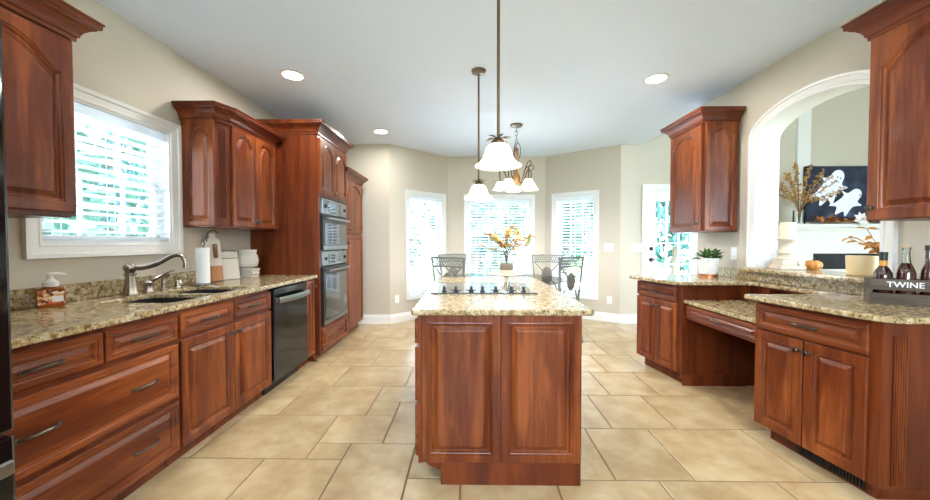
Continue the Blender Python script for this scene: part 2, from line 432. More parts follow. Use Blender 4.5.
# rear wall behind the camera and the great room's outer wall, openings added for daylight fill
wall('wall_rear', (7.6, -2.6), (LX - .14, -2.6), 3.6, M_wall, [(1.0, 3.6, .3, 2.4), (6.1, 8.5, 1.0, 2.3)])
wall('wall_great_room', (7.6, 5.42), (7.6, -2.6), 3.6, M_wall2, [(4.2, 7.0, .4, 2.9)])
# ceilings
m = MB(); m.prism([(LX - .14, -2.74), (2.64, -2.74), (2.64, 5.56), (C_.x + .05, 6.26), (B.x - .05, 6.26), (LX - .14, 5.48)], CZ, CZ + .1)
struct(m.build('ceiling', M_ceil))
struct(MB().box(2.58, 7.74, -2.74, 5.56, 3.6, 3.7).build('ceiling_great_room', M_ceil))
# baseboards
def base(name, p0, p1, s0=0, s1=None):
    p, a, Ln = frame_of(p0, p1); s1 = Ln if s1 is None else s1
    m = MB(); m.loops([[(s, -y, z) for y, z in ((0, 0), (.018, 0), (.018, .10), (.012, .115), (.010, .135), (0, .138))] for s in (s0, s1)])
    return struct(m.build(name, M_white, None, loc=(p.x, p.y, .001), rotz=a))
base('baseboard_back', (-1.9, 5.34), A); base('baseboard_bay_left', A, B); base('baseboard_bay_centre', B, C_); base('baseboard_bay_right', C_, D); base('baseboard_right', D, (DX0 - .09, 5.42))

# ---------------------------------------------------------------- windows with blinds
def frame(m, x0, x1, z0, z1, f, y0, y1, ft=None, fb=None):
    ft = f if ft is None else ft; fb = f if fb is None else fb
    m.box(x0, x0 + f, y0, y1, z0, z1); m.box(x1 - f, x1, y0, y1, z0, z1)
    if fb: m.box(x0 + f, x1 - f, y0, y1, z0, z0 + fb)
    m.box(x0 + f, x1 - f, y0, y1, z1 - ft, z1); return m
def window(n, p0, p1, hole, casing=.075, th=.14, tall=True, cas_d=.02, apron=False):
    p, a, Ln = frame_of(p0, p1); s0, s1, z0, z1 = hole
    r = sroot('window_%d' % n, (p.x, p.y, 0), a)
    m = MB(); w = casing
    # mitred casing with a stepped profile
    pr = [(0, 0), (0, .010), (.010, .014), (.016, .012), (w * .62, .016), (w * .70, .024), (w, .026), (w, 0)]
    L = []
    for cx, cz, ox, oz in ((s0, z0, -1, -1), (s1, z0, 1, -1), (s1, z1, 1, 1), (s0, z1, -1, 1), (s0, z0, -1, -1)):
        L.append([(cx + ox * k, -d, cz + oz * k) for k, d in pr])
    m.loops(L, False, False); m.build('casing', M_white, r)
    m = MB()   # jamb lining
    frame(m, s0, s1, z0, z1, .012, 0, th)
    m.build('jamb', M_white, r)
    zm = (z0 + z1) / 2; mu = []
    for nm, za, zb, y in (('sash', z0 + .012, zm + .018, .082), ('sash', zm - .018, z1 - .012, .108)):
        m = MB(); f = .04; x0, x1 = s0 + .012, s1 - .012
        frame(m, x0, x1, za, zb, f, y, y + .024)
        nx = 3 if (x1 - x0) > .6 else 2
        for i in range(1, nx): x = x0 + (x1 - x0) * i / nx; m.box(x - .009, x + .009, y + .004, y + .02, za + f, zb - f)
        for i in range(1, 3 if tall else 2): z = za + (zb - za) * i / (3 if tall else 2); m.box(x0 + f, x1 - f, y + .005, y + .019, z - .009, z + .009)
        s = m.build('sash', M_white, r)
        MB().box(x0 + .03, x1 - .03, y + .010, y + .014, za + .03, zb - .03).build('pane', M_pane, s)
    return r, p, a
def blind(p, a, hole, label, drop=0.0, tilt=12, pitch=.044, y=.04, hw=.024):
    s0, s1, z0, z1 = hole; x0, x1 = s0 + .016, s1 - .016
    t = thing('window_blind', label, 'blind', (p.x, p.y, 0), a, 'white slatted window blinds')
    MB().box(x0, x1, y - .028, y + .028, z1 - .072, z1 - .014).build('headrail', M_blind, t, bevel=.004)
    m = MB(); z = z1 - .10; zb = z0 + .045 + drop
    while z > zb + .02:
        M = Matrix.Translation((0, y, z)) @ Matrix.Rotation(R(tilt), 4, 'X')
        m.box(x0 + .002, x1 - .002, -hw, hw, -.0012, .0012, M); z -= pitch
    m.build('slats', M_blind, t)
    MB().box(x0, x1, y - .025, y + .025, zb - .022, zb).build('bottom_rail', M_blind, t, bevel=.004)
    m = MB()
    for u in (.12, .5, .88) if x1 - x0 > .6 else (.18, .82):
        x = x0 + (x1 - x0) * u
        for yy in (-.025, .025): m.box(x - .002, x + .002, y + yy - .001, y + yy + .001, zb, z1 - .07)
    m.build('ladder_tape', M_blind, t)
    MB().tube([(x0 + .03, y - .032, z1 - .07), (x0 + .03, y - .034, z1 - .55 * (z1 - z0))], .004, 6).build('wand', M_blind, t)
hl = (1.84 + 2.6, 2.668 + 2.6, WZ0, WZ1)
_, p, a = window(1, (LX, -2.6), (LX, 5.34), hl, .078, tall=False)
blind(p, a, hl, 'white slatted blind in the wide window over the kitchen sink', .0, -11, .056, hw=.032)
for i, (nm, p0, p1) in enumerate(bays):
    _, p, a = window(i + 2, p0, p1, holes[nm], .07)
    blind(p, a, holes[nm], ('white slatted blind in the bay window nearest the pantry', 'white slatted blind in the wide middle bay window behind the flowers', 'white slatted blind in the bay window with a light switch beside it')[i], .02, -17, .05, hw=.027)
# large unseen windows, added and sized to fill the rooms with daylight
for n, (nm, loc, rz, w, h, zc) in enumerate((('a', (7.6 - 2.3, -2.6), PI, 2.6, 2.1, 1.35), ('b', (7.6 - 7.3, -2.6), PI, 2.4, 1.3, 1.65), ('d', (7.6, 5.42 - 5.6), -PI / 2, 2.8, 2.5, 1.65))):
    r = sroot('window_%d' % (n + 5), (loc[0], loc[1], 0), rz); m = MB()
    frame(m, -w / 2, w / 2, zc - h / 2, zc + h / 2, .06, .02, .10).box(-.03, .03, .02, .10, zc - h / 2 + .06, zc + h / 2 - .06)
    m.build('frame', M_white, r)
    MB().box(-w / 2 + .05, w / 2 - .05, .055, .06, zc - h / 2 + .05, zc + h / 2 - .05).build('pane', M_pane, r)
portal((5.3, -2.78, 1.35), (R(90), 0, 0), 2.6, 2.1); portal((.3, -2.78, 1.65), (R(90), 0, 0), 2.4, 1.3)
portal((7.78, -.18, 1.65), (R(90), 0, R(90)), 2.8, 2.5)
portal((LX - .16, 2.255, 1.67), (R(90), 0, R(-90)), .8, .85)
for nm, p0, p1 in bays:
    q, a, Ln = frame_of(p0, p1); h = holes[nm]; s = (h[0] + h[1]) / 2; c = Vector((q.x + math.cos(a) * s - math.sin(a) * .17, q.y + math.sin(a) * s + math.cos(a) * .17))
    portal((c.x, c.y, 1.2), (R(90), 0, a + PI), h[1] - h[0], 1.6)
portal(((DX0 + DX1) / 2, 5.6, 1.2), (R(90), 0, PI), .8, 1.7)

# ---------------------------------------------------------------- glazed back door
r = sroot('door_1', (DX0, 5.42, 0), 0); w = DX1 - DX0
m = MB()
frame(m, -.085, w + .085, 0, 2.135, .085, -.022, 0, fb=0); frame(m, 0, w, 0, 2.05, .015, 0.001, .14, fb=0)
m.build('casing', M_white, r, bevel=.004)
dl = MB(); f = .125
frame(dl, .018, w - .018, .012, 2.03, f, .03, .074, ft=.14, fb=.248)
x0, x1, z0, z1 = .018 + f, w - .018 - f, .26, 1.89
for i in range(1, 3): x = x0 + (x1 - x0) * i / 3; dl.box(x - .011, x + .011, .04, .064, z0, z1)
for i in range(1, 5): z = z0 + (z1 - z0) * i / 5; dl.box(x0, x1, .041, .063, z - .011, z + .011)
lf = dl.build('leaf', M_white, r)
MB().box(x0, x1, .05, .054, z0, z1).build('pane', M_pane, lf)
m = MB(); hx = .018 + .062
RX90 = Matrix.Rotation(R(90), 3, 'X')
m.lathe([(.001, 0), (.03, 0), (.03, .008), (.016, .016), (.001, .018)], 16, (hx, .03, 1.15), RX90)
m.build('deadbolt', M_blackm, lf, smooth=True)
m = MB(); m.lathe([(.001, 0), (.032, 0), (.032, .006), (.014, .012), (.011, .045), (.001, .046)], 16, (hx, .03, .98), RX90)
m.tube(bez([(hx, -.014, .98), (hx + .05, -.02, .986), (hx + .10, -.016, .976), (hx + .125, -.012, .968)], 5), [.009] * 6 + [.007] * 10, 8)
m.build('handle', M_blackm, lf, smooth=True)

# ---------------------------------------------------------------- outside
struct(MB().box(-12, 18, 6.4, 13, -.5, -.25).box(-12, -2.7, -12, 6.4, -.5, -.25).box(7.9, 18, -12, 6.4, -.5, -.25).box(-2.7, 7.9, -12, -2.8, -.5, -.25).build('bounce_patio', M_deck))  # pale slab extended round the house to bounce daylight onto the ceiling
struct(MB().box(-30, 40, -30, 40, -.9, -.6).build('ground', M_grass))
def leaf_mat(n, a, b):
    m, nt, bs = new_mat(n); g = nt.nodes.new('ShaderNodeNewGeometry')
    nt.links.new(ramp(nt, g.outputs['Random Per Island'], [(0, a), (1, b)]), bs.inputs['Base Color']); bs.inputs['Roughness'].default_value = .6
    return m
M_tree = [leaf_mat('tree_leaves_green', (28, 62, 50), (84, 128, 106)), leaf_mat('tree_leaves_blue_green', (26, 64, 62), (80, 130, 126))]
M_bark = plain('tree_bark', (96, 84, 72), .9)
def tree(x, y, h, rad, label, k):
    t = thing('tree', label, 'tree', (x, y, -.62), 0, 'trees beyond the windows'); q = random.Random(k * 11 + 5)
    m = MB(); m.tube(bez([(0, 0, 0), (.08, .03, h * .35), (-.05, .05, h * .7), (0, 0, h * .92)], 5), [.2 * (1 - i / 18) for i in range(16)], 8)
    for i in range(7):
        a = q.random() * 6.28; zz = h * (.3 + .08 * i); m.tube([(0, 0, zz), (math.cos(a) * rad * .4, math.sin(a) * rad * .4, zz + .4), (math.cos(a) * rad * .75, math.sin(a) * rad * .75, zz + .6)], [.07, .05, .02], 6)
    m.build('trunk', M_bark, t, smooth=True)
    m = MB(); cl = [(q.uniform(-.7, .7) * rad, q.uniform(-.7, .7) * rad, h * q.uniform(.22, .95), rad * q.uniform(.35, .6)) for _ in range(16)]
    for cx, cy, cz, cr in cl:
        for _ in range(150):
            d = Vector((q.gauss(0, 1), q.gauss(0, 1), q.gauss(0, 1))).normalized(); p = Vector((cx, cy, cz)) + d * cr * q.uniform(.7, 1.05)
            m.leaf(p, d + Vector((q.uniform(-.8, .8), q.uniform(-.8, .8), -.4)), (q.random(), q.random(), 1), .34, .2)
    m.build('foliage', M_tree[k % 2], t)
for k, (x, y, h, rd, lb) in enumerate(((-6.8, 4.6, 6.0, 1.8, 'leafy tree outside the sink window'), (-10.0, 9.5, 7.0, 2.3, 'tall tree far outside the sink window'), (-3.6, 14, 6.0, 1.7, 'leafy tree outside the bay window nearest the pantry'), (.2, 15.5, 6.4, 1.9, 'leafy tree outside the middle bay window'),
        (4.0, 15, 6.2, 1.75, 'blue green tree outside the middle bay window towards the back door'), (9.0, 15.5, 6.5, 1.9, 'leafy tree outside the bay window beside the light switch'), (13.4, 16.5, 7, 2.2, 'leafy tree outside the glazed back door'),
        (-6.0, 22, 9, 2.7, 'tall far tree behind the one outside the bay window nearest the pantry'), (1.6, 23, 9, 2.7, 'tall far tree at the lawn edge seen through the middle bay window'), (9.6, 23, 9, 2.7, 'tall far tree at the lawn edge seen through the bay window by the switch'), (17.5, 23, 9, 2.7, 'tall far tree at the lawn edge seen through the glazed back door'), (-13.5, 4.8, 8, 2.5, 'far tree straight out from the sink window'))):
    tree(x, y, h, rd, lb, k)

# ================================================================ left run (faces +X)
FX = -1.62
def rect_body(m, w, d, z0=.10, z1=.883, toe=.07, x0=0):
    m.box(x0, w, 0, d, z0, z1); m.box(x0 + .002, w - .002, toe, d, 0, z0); return m
DEP = .665
# drawer bank
t = thing('drawer_cabinet', 'cherry base cabinet of four drawers next to the black refrigerator', 'cabinet', (FX, 1.06, 0), PI / 2)
rect_body(MB(), .835, DEP).build('body', wood_body, t)
drawer(t, .004, .438, .722, .858); drawer(t, .450, .828, .722, .858)
drawer(t, .004, .828, .405, .696, pulls=(.24, .76)); drawer(t, .004, .828, .105, .380, pulls=(.24, .76))
# sink base (hollow, the basins hang in it)
t = thing('sink_cabinet', 'cherry base cabinet with two doors under the black sink', 'cabinet', (FX, 1.898, 0), PI / 2)
m = MB(); w = .893
for q in ((0, w, 0, .02, .10, .883), (0, .018, .02, DEP, .10, .883), (w - .018, w, .02, DEP, .10, .883), (.018, w - .018, DEP - .012, DEP, .10, .883), (.018, w - .018, .02, DEP - .012, .10, .12), (.002, w - .002, .07, DEP, 0, .10)): m.box(*q)
m.build('body', wood_body, t)
drawer(t, .012, .442, .722, .858); drawer(t, .450, .885, .722, .858)
door(t, .012, .442, .105, .705, kx=.412, kz=.645); door(t, .450, .885, .105, .705, kx=.480, kz=.645)
# dishwasher
t = thing('dishwasher', 'black dishwasher with a curved steel bar handle', 'dishwasher', (FX, 2.797, 0), PI / 2)
MB().box(0, .59, .02, .60, .10, .872).box(.01, .58, .06, .58, .001, .10).build('body', M_blackm, t)
dd = MB().box(.003, .587, -.035, .018, .115, .775).build('door', M_black, t, bevel=.006)
MB().box(.003, .587, -.03, .018, .78, .87).build('control_panel', M_black, t, bevel=.006)
m = MB(); L = []
for i in range(15):
    u = i / 14; x = .03 + .53 * u; b = .03 + .035 * math.sin(PI * u)
    L.append([(x, -.036 - b, .752), (x, -.044 - b, .772), (x, -.036 - b, .80), (x, -.030 - b, .80), (x, -.036 - b, .772), (x, -.030 - b, .752)])
m.loops(L); m.box(.03, .05, -.068, -.03, .757, .795); m.box(.54, .56, -.068, -.03, .757, .795)
m.build('handle', M_steel, t, smooth=True)
# narrow cabinet after the dishwasher
t = thing('narrow_cabinet', 'narrow cherry pull-out cabinet squeezed between dishwasher and tall oven cabinet', 'cabinet', (FX, 3.394, 0), PI / 2)
rect_body(MB(), .21, DEP).build('body', wood_body, t); door(t, (.01), .18, .105, .868, stile=.04, kx=.15, kz=.80)
# tall oven cabinet
t = thing('oven_cabinet', 'tall cherry cabinet with arched doors framing the double oven', 'cabinet', (-1.575, 3.62, 0), PI / 2)
w, d = .81, .712
m = MB()
for q in ((0, .02, 0, d, .10, 2.40), (w - .02, w, 0, d, .10, 2.40), (.02, w - .02, 0, d, 1.735, 2.40), (.02, w - .02, 0, d, .06, .345), (.02, w - .02, d - .01, d, .345, 1.735), (.02, .045, 0, .02, .345, 1.735), (w - .045, w - .02, 0, .02, .345, 1.735), (0, w, .07, d, 0, .10)): m.box(*q)
# bracket foot cut with a quarter round
q = [(0, 0, .10), (0, .0, .0)]
m.loops([[(x, .07, 0), (x, .02, 0)] + [(x, .02 + .05 * math.sin(a), .10 - .06 * math.cos(a) - .04) for a in (0, .5, 1.0, 1.4)] + [(x, .07, .10)] for x in (0, .02)])
m.build('body', wood_body, t)
door(t, .012, .398, 1.765, 2.335, arch=.075, kx=.368, kz=1.80); door(t, .404, .796, 1.765, 2.335, arch=.075, kx=.434, kz=1.80)
drawer(t, .045, .765, .10, .325, pulls=(.27, .73))
m = MB(); sweep(m, [(0, d), (0, 0), (w, 0), (w, d)], CROWN, 2.40); m.build('crown_molding', wood_trim, t)
# double oven
t = thing('double_oven', 'black and steel built-in double wall oven in the tall cherry cabinet', 'oven', (-1.575, 3.62, 0), PI / 2)
MB().box(.06, .75, .025, .60, .36, 1.72).build('body', M_blackm, t)
def oven_unit(zc0, zc1, zd0, zd1):
    c = MB().box(.05, .76, -.022, .023, zc0, zc1).build('control_panel', M_steel, t, bevel=.004)
    MB().box(.20, .58, -.026, -.021, zc0 + .022, zc1 - .022).build('display', M_glassblack, c)
    for x in (.12, .68): MB().lathe([(.001, 0), (.02, 0), (.018, .02), (.001, .022)], 14, (x, -.022, (zc0 + zc1) / 2), RX90).build('knob', M_blackm, c, smooth=True)
    dr = MB().box(.05, .76, -.03, .023, zd0, zd1).build('door', M_blackm, t, bevel=.004)
    MB().box(.085, .725, -.034, -.029, zd0 + .055, zd1 - .085).build('window', M_glassblack, dr)
    MB().box(.05, .76, -.034, -.029, zd0, zd0 + .045).build('trim_strip', M_steel, dr)
    hz = zd1 - .035
    m = MB().tube([(.08, -.072, hz), (.73, -.072, hz)], .013, 10)
    for x in (.11, .70): m.tube([(x, -.03, hz), (x, -.072, hz)], .009, 8)
    m.build('handle', M_steel, dr, smooth=True)
oven_unit(1.555, 1.72, 1.17, 1.545); oven_unit(1.0, 1.15, .365, .985)
# pantry
t = thing('pantry_cabinet', 'lower cherry pantry cabinet with crown molding beyond the double oven', 'cabinet', (-1.60, 4.445, 0), PI / 2)
w, d = .70, .69
m = MB().box(0, w, 0, d, .10, 2.10).box(.002, w - .002, .06, d, 0, .10); m.build('body', wood_body, t)
door(t, .012, .688, 1.375, 2.06, arch=.085, kx=.05, kz=1.42); door(t, .012, .688, .12, 1.35, kx=.05, kz=1.24)
m = MB(); sweep(m, [(0, d), (0, 0), (w, 0), (w, d)], CROWN, 2.10); m.build('crown_molding', wood_trim, t)

# worktop with sink cut-outs
SB = [(-2.10, -1.672, 1.93, 2.265), (-2.10, -1.672, 2.295, 2.66)]
def rr(x0, x1, y0, y1, r, n=4):
    out = []
    for cx, cy, a0 in ((x1 - r, y0 + r, -90), (x1 - r, y1 - r, 0), (x0 + r, y1 - r, 90), (x0 + r, y0 + r, 180)):
        for k in range(n + 1): a = R(a0 + 90 * k / n); out.append((cx + r * math.cos(a), cy + r * math.sin(a)))
    return out
o = slab_mb([(-2.295, 1.058), (-1.585, 1.058), (-1.585, 3.612), (-2.295, 3.612)], [rr(*q, .04) for q in SB], .885, .915).build('granite_worktop', M_gran, bevel=.008, seg=3)
tag(o, 'long speckled granite worktop around the sink under the window', 'worktop')
o = MB().box(-2.296, -2.272, 1.06, 3.612, .9155, 1.015).build('granite_backsplash', M_gran, bevel=.004)
tag(o, 'low granite upstand behind the sink under the window', 'backsplash')
t = thing('kitchen_sink', 'black double bowl sink set into the granite under the window', 'sink', (-1.9, 2.285, .70))
for x0, x1, y0, y1 in SB:
    x0 -= .012; x1 += .012; y0 -= .012; y1 += .012; m = MB()
    f = lambda k, z: [(x + 1.9, y - 2.285, z - .70) for x, y in rr(x0 + k, x1 - k, y0 + k, y1 - k, .05)]
    m.loops([f(.0, .884), f(.0, .70), f(.014, .712), f(.0115, .884)], cap0=False, cap1=False)
    bb = f(.014, .712); m.face(bb); m.face(f(.0, .70))
    b = m.build('bowl', M_sink, t, smooth=True)
    MB().lathe([(.001, .0), (.04, .0), (.04, .004), (.001, .004)], 16, ((x0 + x1) / 2 + 1.9, (y0 + y1) / 2 - 2.285, .0125)).build('drain', M_nickel, b)
# faucet
t = thing('kitchen_faucet', 'brushed nickel high spout faucet behind the black sink', 'faucet', (-2.17, 2.20, .9155))
m = MB().lathe([(.001, 0), (.043, 0), (.043, .008), (.038, .02), (.030, .06), (.027, .10), (.026, .125), (.033, .13), (.033, .14), (.024, .146), (.034, .165), (.036, .178), (.030, .194), (.014, .204), (.001, .206)], 20); m.build('base', M_nickel, t, smooth=True)
MB().tube(bez([(0, .0, .178), (.06, .02, .174), (.14, .045, .20), (.21, .07, .246), (.255, .085, .252), (.278, .092, .222), (.283, .094, .18)], 6), [.017] * 12 + [.0145] * 25, 10).lathe([(.001, 0), (.017, 0), (.017, .02), (.001, .021)], 12, (.283, .094, .166)).build('spout', M_nickel, t, smooth=True)
t = thing('faucet_lever', 'curved nickel lever handle standing beside the tall spout', 'faucet', (-2.17, 2.325, .9155))
MB().lathe([(.001, 0), (.034, 0), (.034, .008), (.026, .02), (.024, .06), (.028, .066), (.018, .08), (.001, .085)], 16).build('base', M_nickel, t, smooth=True)
MB().tube(bez([(0, 0, .07), (.03, .03, .095), (.06, .075, .128), (.075, .12, .142)], 5), [.016] * 4 + [.012] * 6 + [.008] * 6, 8).build('lever', M_nickel, t, smooth=True)
t = thing('side_sprayer', 'squat nickel side sprayer between lever and soap pump', 'sprayer', (-2.17, 2.445, .9155))
MB().lathe([(.001, 0), (.024, 0), (.024, .008), (.017, .014), (.017, .05), (.001, .05)], 14).build('holder', M_nickel, t, smooth=True)
MB().tube(bez([(0, 0, .05), (.0, 0, .085), (.012, -.006, .105), (.04, -.02, .105)], 4), [.014] * 5 + [.019] * 8, 10).build('head', M_nickel, t, smooth=True)
o = MB().lathe([(.001, 0), (.026, 0), (.026, .006), (.022, .01), (.022, .055), (.018, .06), (.001, .06)], 16).build('air_gap', M_nickel, smooth=True, loc=(-2.17, 2.565, .9155)); tag(o, 'short plain nickel cap at the far end of the faucet row', 'sink fitting')
# soap
M_amber = plain('amber_soap', (196, 108, 46), .1, trans=.5)
M_lab, nt_, b_ = new_mat('autumn_label'); v_ = nt_.nodes.new('ShaderNodeTexVoronoi'); v_.inputs['Scale'].default_value = 70; tc_ = nt_.nodes.new('ShaderNodeTexCoord'); nt_.links.new(tc_.outputs['Object'], v_.inputs['Vector']); nt_.links.new(ramp(nt_, v_.outputs['Color'], [(.2, (92, 40, 26)), (.45, (176, 74, 36)), (.65, (214, 150, 84)), (.85, (238, 222, 190))]), b_.inputs['Base Color'])
t = thing('soap_dispenser', 'amber soap bottle with white pump near the refrigerator', 'soap dispenser', (-2.19, 1.79, .9155), R(55))
m = MB(); m.loops([[(x, y, z) for x, y in rr(-.05 * k, .05 * k, -.035 * k, .035 * k, .015)] for k, z in ((.9, 0), (1, .008), (1, .085), (.9, .10), (.4, .112))]); m.build('bottle', M_amber, t, smooth=True)
MB().box(-.0465, .0465, -.0365, -.0355, .018, .092).build('label', M_lab, t); MB().box(.002, .042, -.0378, -.037, .03, .06).build('label_patch', M_white, t)
MB().lathe([(.001, .10), (.03, .108), (.032, .13), (.02, .14), (.012, .15), (.012, .165), (.001, .166)], 14).tube([(-.01, 0, .168), (.03, -.0, .172), (.055, -.0, .166)], [.012, .01, .006], 8).build('pump', M_plastic, t, smooth=True)
# paper towel
t = thing('paper_towel_holder', 'upright white paper towel roll on a metal stand', 'paper towels', (-2.10, 2.72, .9155))
MB().lathe([(.001, 0), (.085, 0), (.085, .012), (.02, .016), (.001, .016)], 20).tube([(0, 0, .01), (0, 0, .33)], .006, 8).lathe([(.001, 0), (.016, .004), (.016, .02), (.001, .026)], 12, (0, 0, .315)).build('stand', M_nickel, t, smooth=True)
MB().lathe([(.012, .018), (.046, .018), (.046, .295), (.012, .295)], 24, cap=False).build('roll', plain('paper', (240, 240, 238), .9), t, smooth=True)
# cutting boards lean on the wall
M_wwash = plain('whitewashed_wood', (214, 206, 192), .6, bscale=18); M_brwood = wood('light_brown_board', 2, [(.35, (150, 98, 60)), (.6, (180, 122, 78)), (.8, (196, 140, 92))], .5, .1)
def lean(name, lab, loc, rz, tilt, cat, grp=None):
    o = thing(name, lab, cat, loc, rz, grp); o.rotation_euler = (R(tilt), 0, rz); return o
t = lean('cutting_board', 'tall white and brown cutting board with iron hook leaning on the wall', (-2.195, 2.99, .9185), R(62), -8, 'cutting board')
MB().box(-.062, .062, 0, .018, .13, .335).loops([[(x, y, z) for x, z in ((-.062, .335), (.062, .335), (.05, .365), (.028, .375), (.024, .415), (-.024, .415), (-.028, .375), (-.055, .365))] for y in (0, .018)]).build('board', M_wwash, t, bevel=.003)
MB().box(-.062, .062, 0, .018, 0, .13).build('wood_end', M_brwood, t, bevel=.003)
MB().tube(bez([(-.05, -.006, .34), (-.045, -.02, .41), (0, -.022, .44), (.04, -.015, .415)], 5), .004, 6).build('hook', M_blackm, t, smooth=True)
MB().box(-.004, .028, -.012, -.001, .20, .32).build('leather_tab', plain('brown_leather', (112, 72, 44), .6), t, bevel=.004)
t = lean('serving_board', 'small whitewashed board leaning beside the tall cutting board', (-2.16, 3.14, .9185), R(62), -12, 'serving board')
MB().box(-.075, .075, 0, .02, 0, .255).build('board', M_wwash, t, bevel=.003); MB().box(-.076, .076, -.003, .0, .19, .195).box(-.05, .05, -.004, 0, .262, .266).tube([(-.05, 0, .25), (-.05, 0, .265)], .003, 6).tube([(.05, 0, .25), (.05, 0, .265)], .003, 6).build('wire_handle', M_blackm, t)
# crock on pedestal
M_cer = plain('cream_ceramic', (206, 200, 186), .6, bump=.6, bscale=90)
t = thing('woven_crock', 'cream basket-weave crock on a carved pedestal beside the oven cabinet', 'crock', (-2.165, 3.36, .9155))
pb = MB().box(-.085, .085, -.06, .06, 0, .018).box(-.07, .07, -.05, .05, .018, .06).box(-.09, .09, -.065, .065, .06, .085)
for sx in (-1, 1): pb.tube([(sx * .072, -.055, .04), (sx * .072, .055, .04)], .022, 12)
pb.build('pedestal', M_wwash, t, bevel=.004)
m = MB(); pr = [(.001, .086), (.055, .086), (.062, .095)]
for i in range(14): u = i / 13; pr.append((.075 + .025 * math.sin(PI * (u * .85 + .12)) + (.0045 if i % 2 else 0), .10 + .135 * u))
pr += [(.084, .24), (.086, .265), (.076, .265), (.076, .22), (.001, .21)]
m.lathe(pr, 40, flute=.03, nf=18); m.build('pot', M_cer, t, smooth=True)

# upper cabinets, left
t = thing('wall_cabinet', 'cherry wall cabinet with arched door nearest the black refrigerator', 'cabinet', (-1.98, 1.06, 0), PI / 2)
w, d = .675, .315
MB().box(0, w, 0, d, 1.385, 2.285).box(.0, w - .01, .012, d, 1.375, 1.385).build('body', wood_body, t)
door(t, .03, w - .012, 1.40, 2.24, arch=.12, kx=.06, kz=1.44, stile=.065)
m = MB(); sweep(m, [(-.0, d), (0, 0), (w, 0), (w, d)], CROWN, 2.285); m.build('crown_molding', wood_trim, t)
t = thing('wall_cabinet', 'cherry wall cabinet with clipped corner and two arched doors above the towel roll', 'cabinet', (-1.98, 2.765, 0), PI / 2)
w, d = .845, .315
MB().prism([(0, d), (0, .04), (.10, 0), (w, 0), (w, d)], 1.375, 2.245).build('body', wood_body, t)
o = panel(MB(), .015, .27, 1.385, 2.225, -.019, .019, .05, .075).build('end_panel', wood_v, t); o.location = (0, .312, 0); o.rotation_euler.z = -PI / 2
# clipped corner post with beads
ca = math.atan2(-.04, .10); m = MB()
for k in range(4): m.box(.03 + .014 * k, .036 + .014 * k, -.005, .001, 1.45, 2.17)
o = m.build('corner_fluting', wood_body, t); o.location = (0, .04, 0); o.rotation_euler.z = ca
door(t, .118, .430, 1.385, 2.21, arch=.075, kx=.402, kz=1.44, stile=.052); door(t, .434, .748, 1.385, 2.21, arch=.075, kx=.462, kz=1.44, stile=.052)
m = MB(); sweep(m, [(0, d), (0, .04), (.10, 0), (.755, 0), (.755, d)], CROWN, 2.245); m.build('crown_molding', wood_trim, t)

# refrigerator
t = thing('refrigerator', 'black refrigerator with bottom freezer at the near end of the worktop', 'refrigerator', (-1.40, .10, 0), PI / 2)
MB().box(0, .905, .0, .84, .03, 1.90).box(.03, .875, .05, .8, 0, .03).build('body', M_blackm, t, bevel=.006)
for k, (x0, x1) in enumerate(((.003, .449), (.455, .902))):
    dr = MB().box(x0, x1, -.06, -.002, .70, 1.895).build('door', M_black, t, bevel=.01); hx = (.42, .485)[k]
    MB().tube(bez([(hx, -.06, .86), (hx, -.105, .90), (hx, -.11, 1.3), (hx, -.105, 1.68), (hx, -.06, 1.72)], 5), .011, 8).build('handle', M_steel, dr, smooth=True)
fd = MB().box(.003, .902, -.06, -.002, .06, .69).build('freezer_drawer', M_black, t, bevel=.01)
m = MB(); m.box(.05, .86, -.112, -.098, .60, .64)
for x in (.08, .83): m.box(x - .015, x + .015, -.1, -.058, .605, .635)
m.build('handle', M_steel, fd, bevel=.004)

# ================================================================ island
IX, IY = .152, 1.785
t = thing('kitchen_island', 'cherry island with raised end panels in the middle of the tiled floor', 'island', (IX, IY, 0))
m = MB().box(-.418, .417, .012, 1.53, .123, .884); m.build('body', wood_body, t)
# plinth with a bracket-foot cut on the drawer side
m = MB(); m.box(-.302, .417, -.004, 1.53, .0, .123)
m.loops([[(-.418, y, .123), (-.418, y, .125)] + [(-.302, y, .125), (-.302, y, .085)] + [(-.302 - .08 * math.sin(a), y, .123 - .045 * math.cos(a) + .006) for a in (.2, .6, 1.0, 1.35)] for y in (-.004, .02)])
m.build('plinth', wood_body, t)
for x0, x1 in ((-.402, .006), (.006, .414)): panel(MB(), x0, x1, .115, .884, -.006, .018, .056).build('end_panel', wood_v, t)
MB().box(-.418, -.402, -.006, .012, .115, .884).box(.414, .417, -.006, .012, .115, .884).build('corner_stile', wood_v, t)
yy = 1.50
for k in range(3):
    a, b = .02 + k * .50, .02 + k * .50 + .485
    if k == 2:
        for z0, z1 in ((.73, .86), (.43, .71), (.14, .41)):
            dr = drawer(t, a, b, z0, z1); dr.location = (-.418, yy + .02, 0); dr.rotation_euler.z = -PI / 2
    else:
        dr = drawer(t, a, b, .73, .86); dr.location = (-.418, yy + .02, 0); dr.rotation_euler.z = -PI / 2
        dr = door(t, a, b, .14, .71, kx=a + .04, kz=.65); dr.location = (-.418, yy + .02, 0); dr.rotation_euler.z = -PI / 2
o = MB().prism(rr(-.298, .625, 1.745, 3.39, .02), .885, .916).build('island_worktop', M_gran, bevel=.009, seg=3)
tag(o, 'speckled granite worktop of the island carrying the black cooktop', 'worktop')
t = thing('cooktop', 'black glass cooktop with a row of small knobs on the island', 'cooktop', (.09, 2.55, .9165))
MB().box(-.345, .345, -.28, .28, 0, .007).build('glass_top', M_glassblack, t, bevel=.002)
MB().box(-.348, .348, -.283, -.280, .0, .008).box(-.348, .348, .280, .283, 0, .008).build('edge_trim', M_blackm, t)
